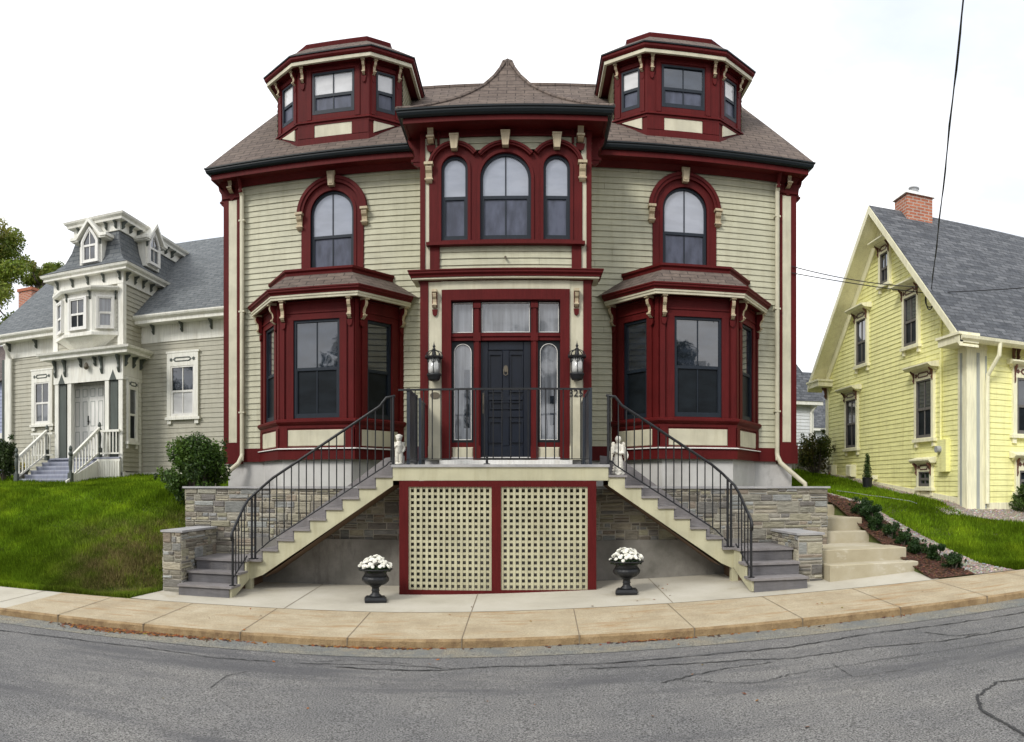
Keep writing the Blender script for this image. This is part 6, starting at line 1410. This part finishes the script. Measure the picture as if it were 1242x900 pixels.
# gravel along the yellow house
drape('gravel_border', lambda y: (8.38, 8.80), 3, lin(12.95, 21, .5), 'gravel', 'structure', .010)
gb = lambda x: float(np.interp(x, [8.1, 9.2, 10.2, 18], [12.75, 12.2, 11.75, 11.6]))
b = MB(); xq = lin(8.05, 17, .3)
for x0, x1 in zip(xq[:-1], xq[1:]):
    for k in range(3):
        q0, q1 = k/3, (k+1)/3; Y = [gb(x0)+(13.2-gb(x0))*q0, gb(x1)+(13.2-gb(x1))*q0, gb(x1)+(13.2-gb(x1))*q1, gb(x0)+(13.2-gb(x0))*q1]; X = [x0, x1, x1, x0]
        b.quad(*[(X[i], Y[i], Tf(X[i], Y[i])+.013) for i in range(4)])
o = b.build('gravel_border', 'gravel'); o['kind'] = 'structure'
def fx_y(rr):
    x = rr.uniform(8.1, 14); return x, rr.uniform(gb(x), 13.05)
scatter('gravel', 2600, fx_y, .024, [(.42, .36, .30), (.30, .25, .21), (.50, .46, .42)], 'chips', 73)
scatter('gravel', 700, lambda rr: (rr.uniform(8.4, 8.72), rr.uniform(13, 20)), .024, [(.42, .36, .30), (.30, .25, .21)], 'chips', 74)
# left garden path
b = MB()
for x0, x1 in zip(lin(-20, -12.6, .4)[:-1], lin(-20, -12.6, .4)[1:]):
    b.quad(*[(xx, yy, Tf(xx, yy)+.012) for xx, yy in ((x0, 15.2), (x1, 15.2+.0), (x1, 15.95), (x0, 15.95))])
o = b.build('garden_path', 'concrete_step'); o['kind'] = 'structure'
def lawn(name, n, region, seed, dry=None, hgt=.05):
    r = np.random.default_rng(seed); X, Y = region(r, n); n = len(X); Z = T(X, Y)
    a = r.uniform(0, 6.28, n); wd = .0062*r.uniform(.7, 1.7, n)*np.clip(Y/10, 1, 2.2); h = 1.15*hgt*r.uniform(.35, 1.6, n)**1.2*(1+.35*np.sin(X*3.7+Y)*np.sin(Y*4.3-X*2))
    ln_ = r.normal(0, .025, (n, 2)); ux, uy = np.cos(a)*wd, np.sin(a)*wd
    V = np.stack([np.stack([X-ux, Y-uy, Z-.005], 1), np.stack([X+ux, Y+uy, Z-.005], 1), np.stack([X+ln_[:, 0], Y+ln_[:, 1], Z+h], 1)], 1).reshape(-1, 3)
    me = bpy.data.meshes.new(name); me.vertices.add(3*n); me.vertices.foreach_set('co', V.ravel()); me.loops.add(3*n); me.loops.foreach_set('vertex_index', np.arange(3*n)); me.polygons.add(n); me.polygons.foreach_set('loop_start', np.arange(0, 3*n, 3)); me.polygons.foreach_set('loop_total', np.full(n, 3)); me.update()
    pn = np.sin(X*2.3+1.1*np.sin(Y*1.9))*np.sin(Y*2.1+1.3*np.sin(X*1.3))*.5+.5*np.sin(X*6.1+Y*3)*np.sin(Y*5.3-X*2.2)
    base = np.array([.122, .205, .012])[None]*(1+.34*pn[:, None]+.22*np.sin(X*.9+.7*Y)[:, None]*np.sin(Y*1.1)[:, None]); base = base+np.array([.05, .035, 0])[None]*np.clip(pn, 0, 1)[:, None]
    if dry is not None:
        k = dry(X, Y, r)[:, None]; base = base*(1-k)+np.array([.20, .155, .07])[None]*k
    c = np.ones((n, 4)); c[:, :3] = base*(r.uniform(.5, 1.0, n)+r.random(n)**3*.9)[:, None]*1.12
    ca = me.color_attributes.new('Col', 'FLOAT_COLOR', 'CORNER'); ca.data.foreach_set('color', np.repeat(c, 3, 0).astype('f').ravel())
    me.materials.append(MATS['grass']); o = bpy.data.objects.new(name, me); COL.objects.link(o); o['kind'] = 'stuff'; return o
def regL(r, n):
    Y = 9.895+8.4*r.random(n)**1.5; X = -4.98-r.random(n)*(Y*.83-4.6)
    ok = (X < -5.36) | ((Y < 11.9) & (X < -5.05) & (Y > 10.6)) | ((Y < 10.62) & (X < -5.235+(Y-9.9)*.25))
    ok &= ~((X < -12.6) & (Y > 15.2) & (Y < 15.95)) & (X < -4.98); return X[ok], Y[ok]
def dryL(X, Y, r):
    d = 1.6*np.exp(-(((X+5.9)/.8)**2+((Y-10.9)/.8)**2))*.75+np.exp(-(((X+6.9)/.8)**2+((Y-11.9)/.4)**2))*.4+np.exp(-(((X+5.6)/.5)**2+((Y-12.2)/.8)**2))*.5
    return np.clip(d*(.5+1.0*(np.sin(X*9+Y*4)*np.sin(Y*11-X*3)*.5+.5))*r.uniform(.3, 1.3, len(X)), 0, .9)
def regR(r, n):
    Y = 9.895+12*r.random(n)**1.5; X = 5.3+r.random(n)*(Y*.78-4.4)
    gx = np.interp(Y, [9.92, 10.4, 12.5, 14, 16, 16.3], [7.62, 7.25, 6.88, 6.66, 6.5, 5.3]); gy = np.interp(X, [8.1, 9.2, 10.2, 18], [12.75, 12.2, 11.75, 11.6])
    ok = (X > gx) & (((X < 8.4)) | (Y < gy)) & ~((X > 8.4) & (Y > 12.9)); return X[ok], Y[ok]
lawn('lawn_grass', 230000, regL, 81, dryL); lawn('lawn_grass', 230000, regR, 82, None, .045)
# fallen leaves in the gutter
def fx_l(rr):
    k = rr.random()
    if k < .34: return rr.gauss(-4.75, .28), 8.385-abs(rr.gauss(0, .10))
    if k < .72: return min(-1.9, rr.gauss(-4.1, .55)), 8.385-abs(rr.gauss(0, .065))
    if k < .86: return rr.gauss(-1.35, .3), 8.385-abs(rr.gauss(0, .03))
    if k < .93: return rr.gauss(1.75, .3), 8.385-abs(rr.gauss(0, .03))
    return rr.uniform(-4.5, 5), 8.385-abs(rr.gauss(0, .05))
scatter('fallen_leaves', 1200, fx_l, .027, [(.19, .065, .02), (.26, .11, .03), (.10, .04, .02), (.07, .04, .025)], 'chips', 91, zf=lambda x, y: float(g(x)), lift=.008, squash=.35)
def fx_s(rr): return rr.uniform(-5, 6), rr.uniform(8.5, 11.5)
scatter('fallen_leaves', 34, fx_s, .020, [(.30, .09, .02), (.25, .14, .03), (.12, .05, .02)], 'chips', 92, zf=lambda x, y: (pv(x, y) if y < 9.9 else float(apron(x, y))), lift=.009, squash=.25)
scatter('fallen_leaves', 22, lambda rr: (rr.uniform(-3, 7), rr.uniform(5, 8.3)), .018, [(.30, .12, .02), (.16, .08, .03)], 'chips', 93, zf=lambda x, y: float(g(x)), lift=.008, squash=.25)

# ------------------------------------------------------------------ far bank of trees across the street (seen only in the window panes)
r = np.random.default_rng(5); cl_ = []
for i in range(210):
    x = r.uniform(-45, 45); cl_.append(((x, -22+r.uniform(-3, 3), r.uniform(1, 6+9*abs(math.sin(x*.31+1))**1.3)), (r.uniform(1.2, 2.2), 1.6, r.uniform(1.0, 2.0))))
o = leaves('treeline', 'leaf', None, cl_, 60000, .30, [(.02, .035, .012), (.03, .05, .015)], 99); o['kind'] = 'stuff'
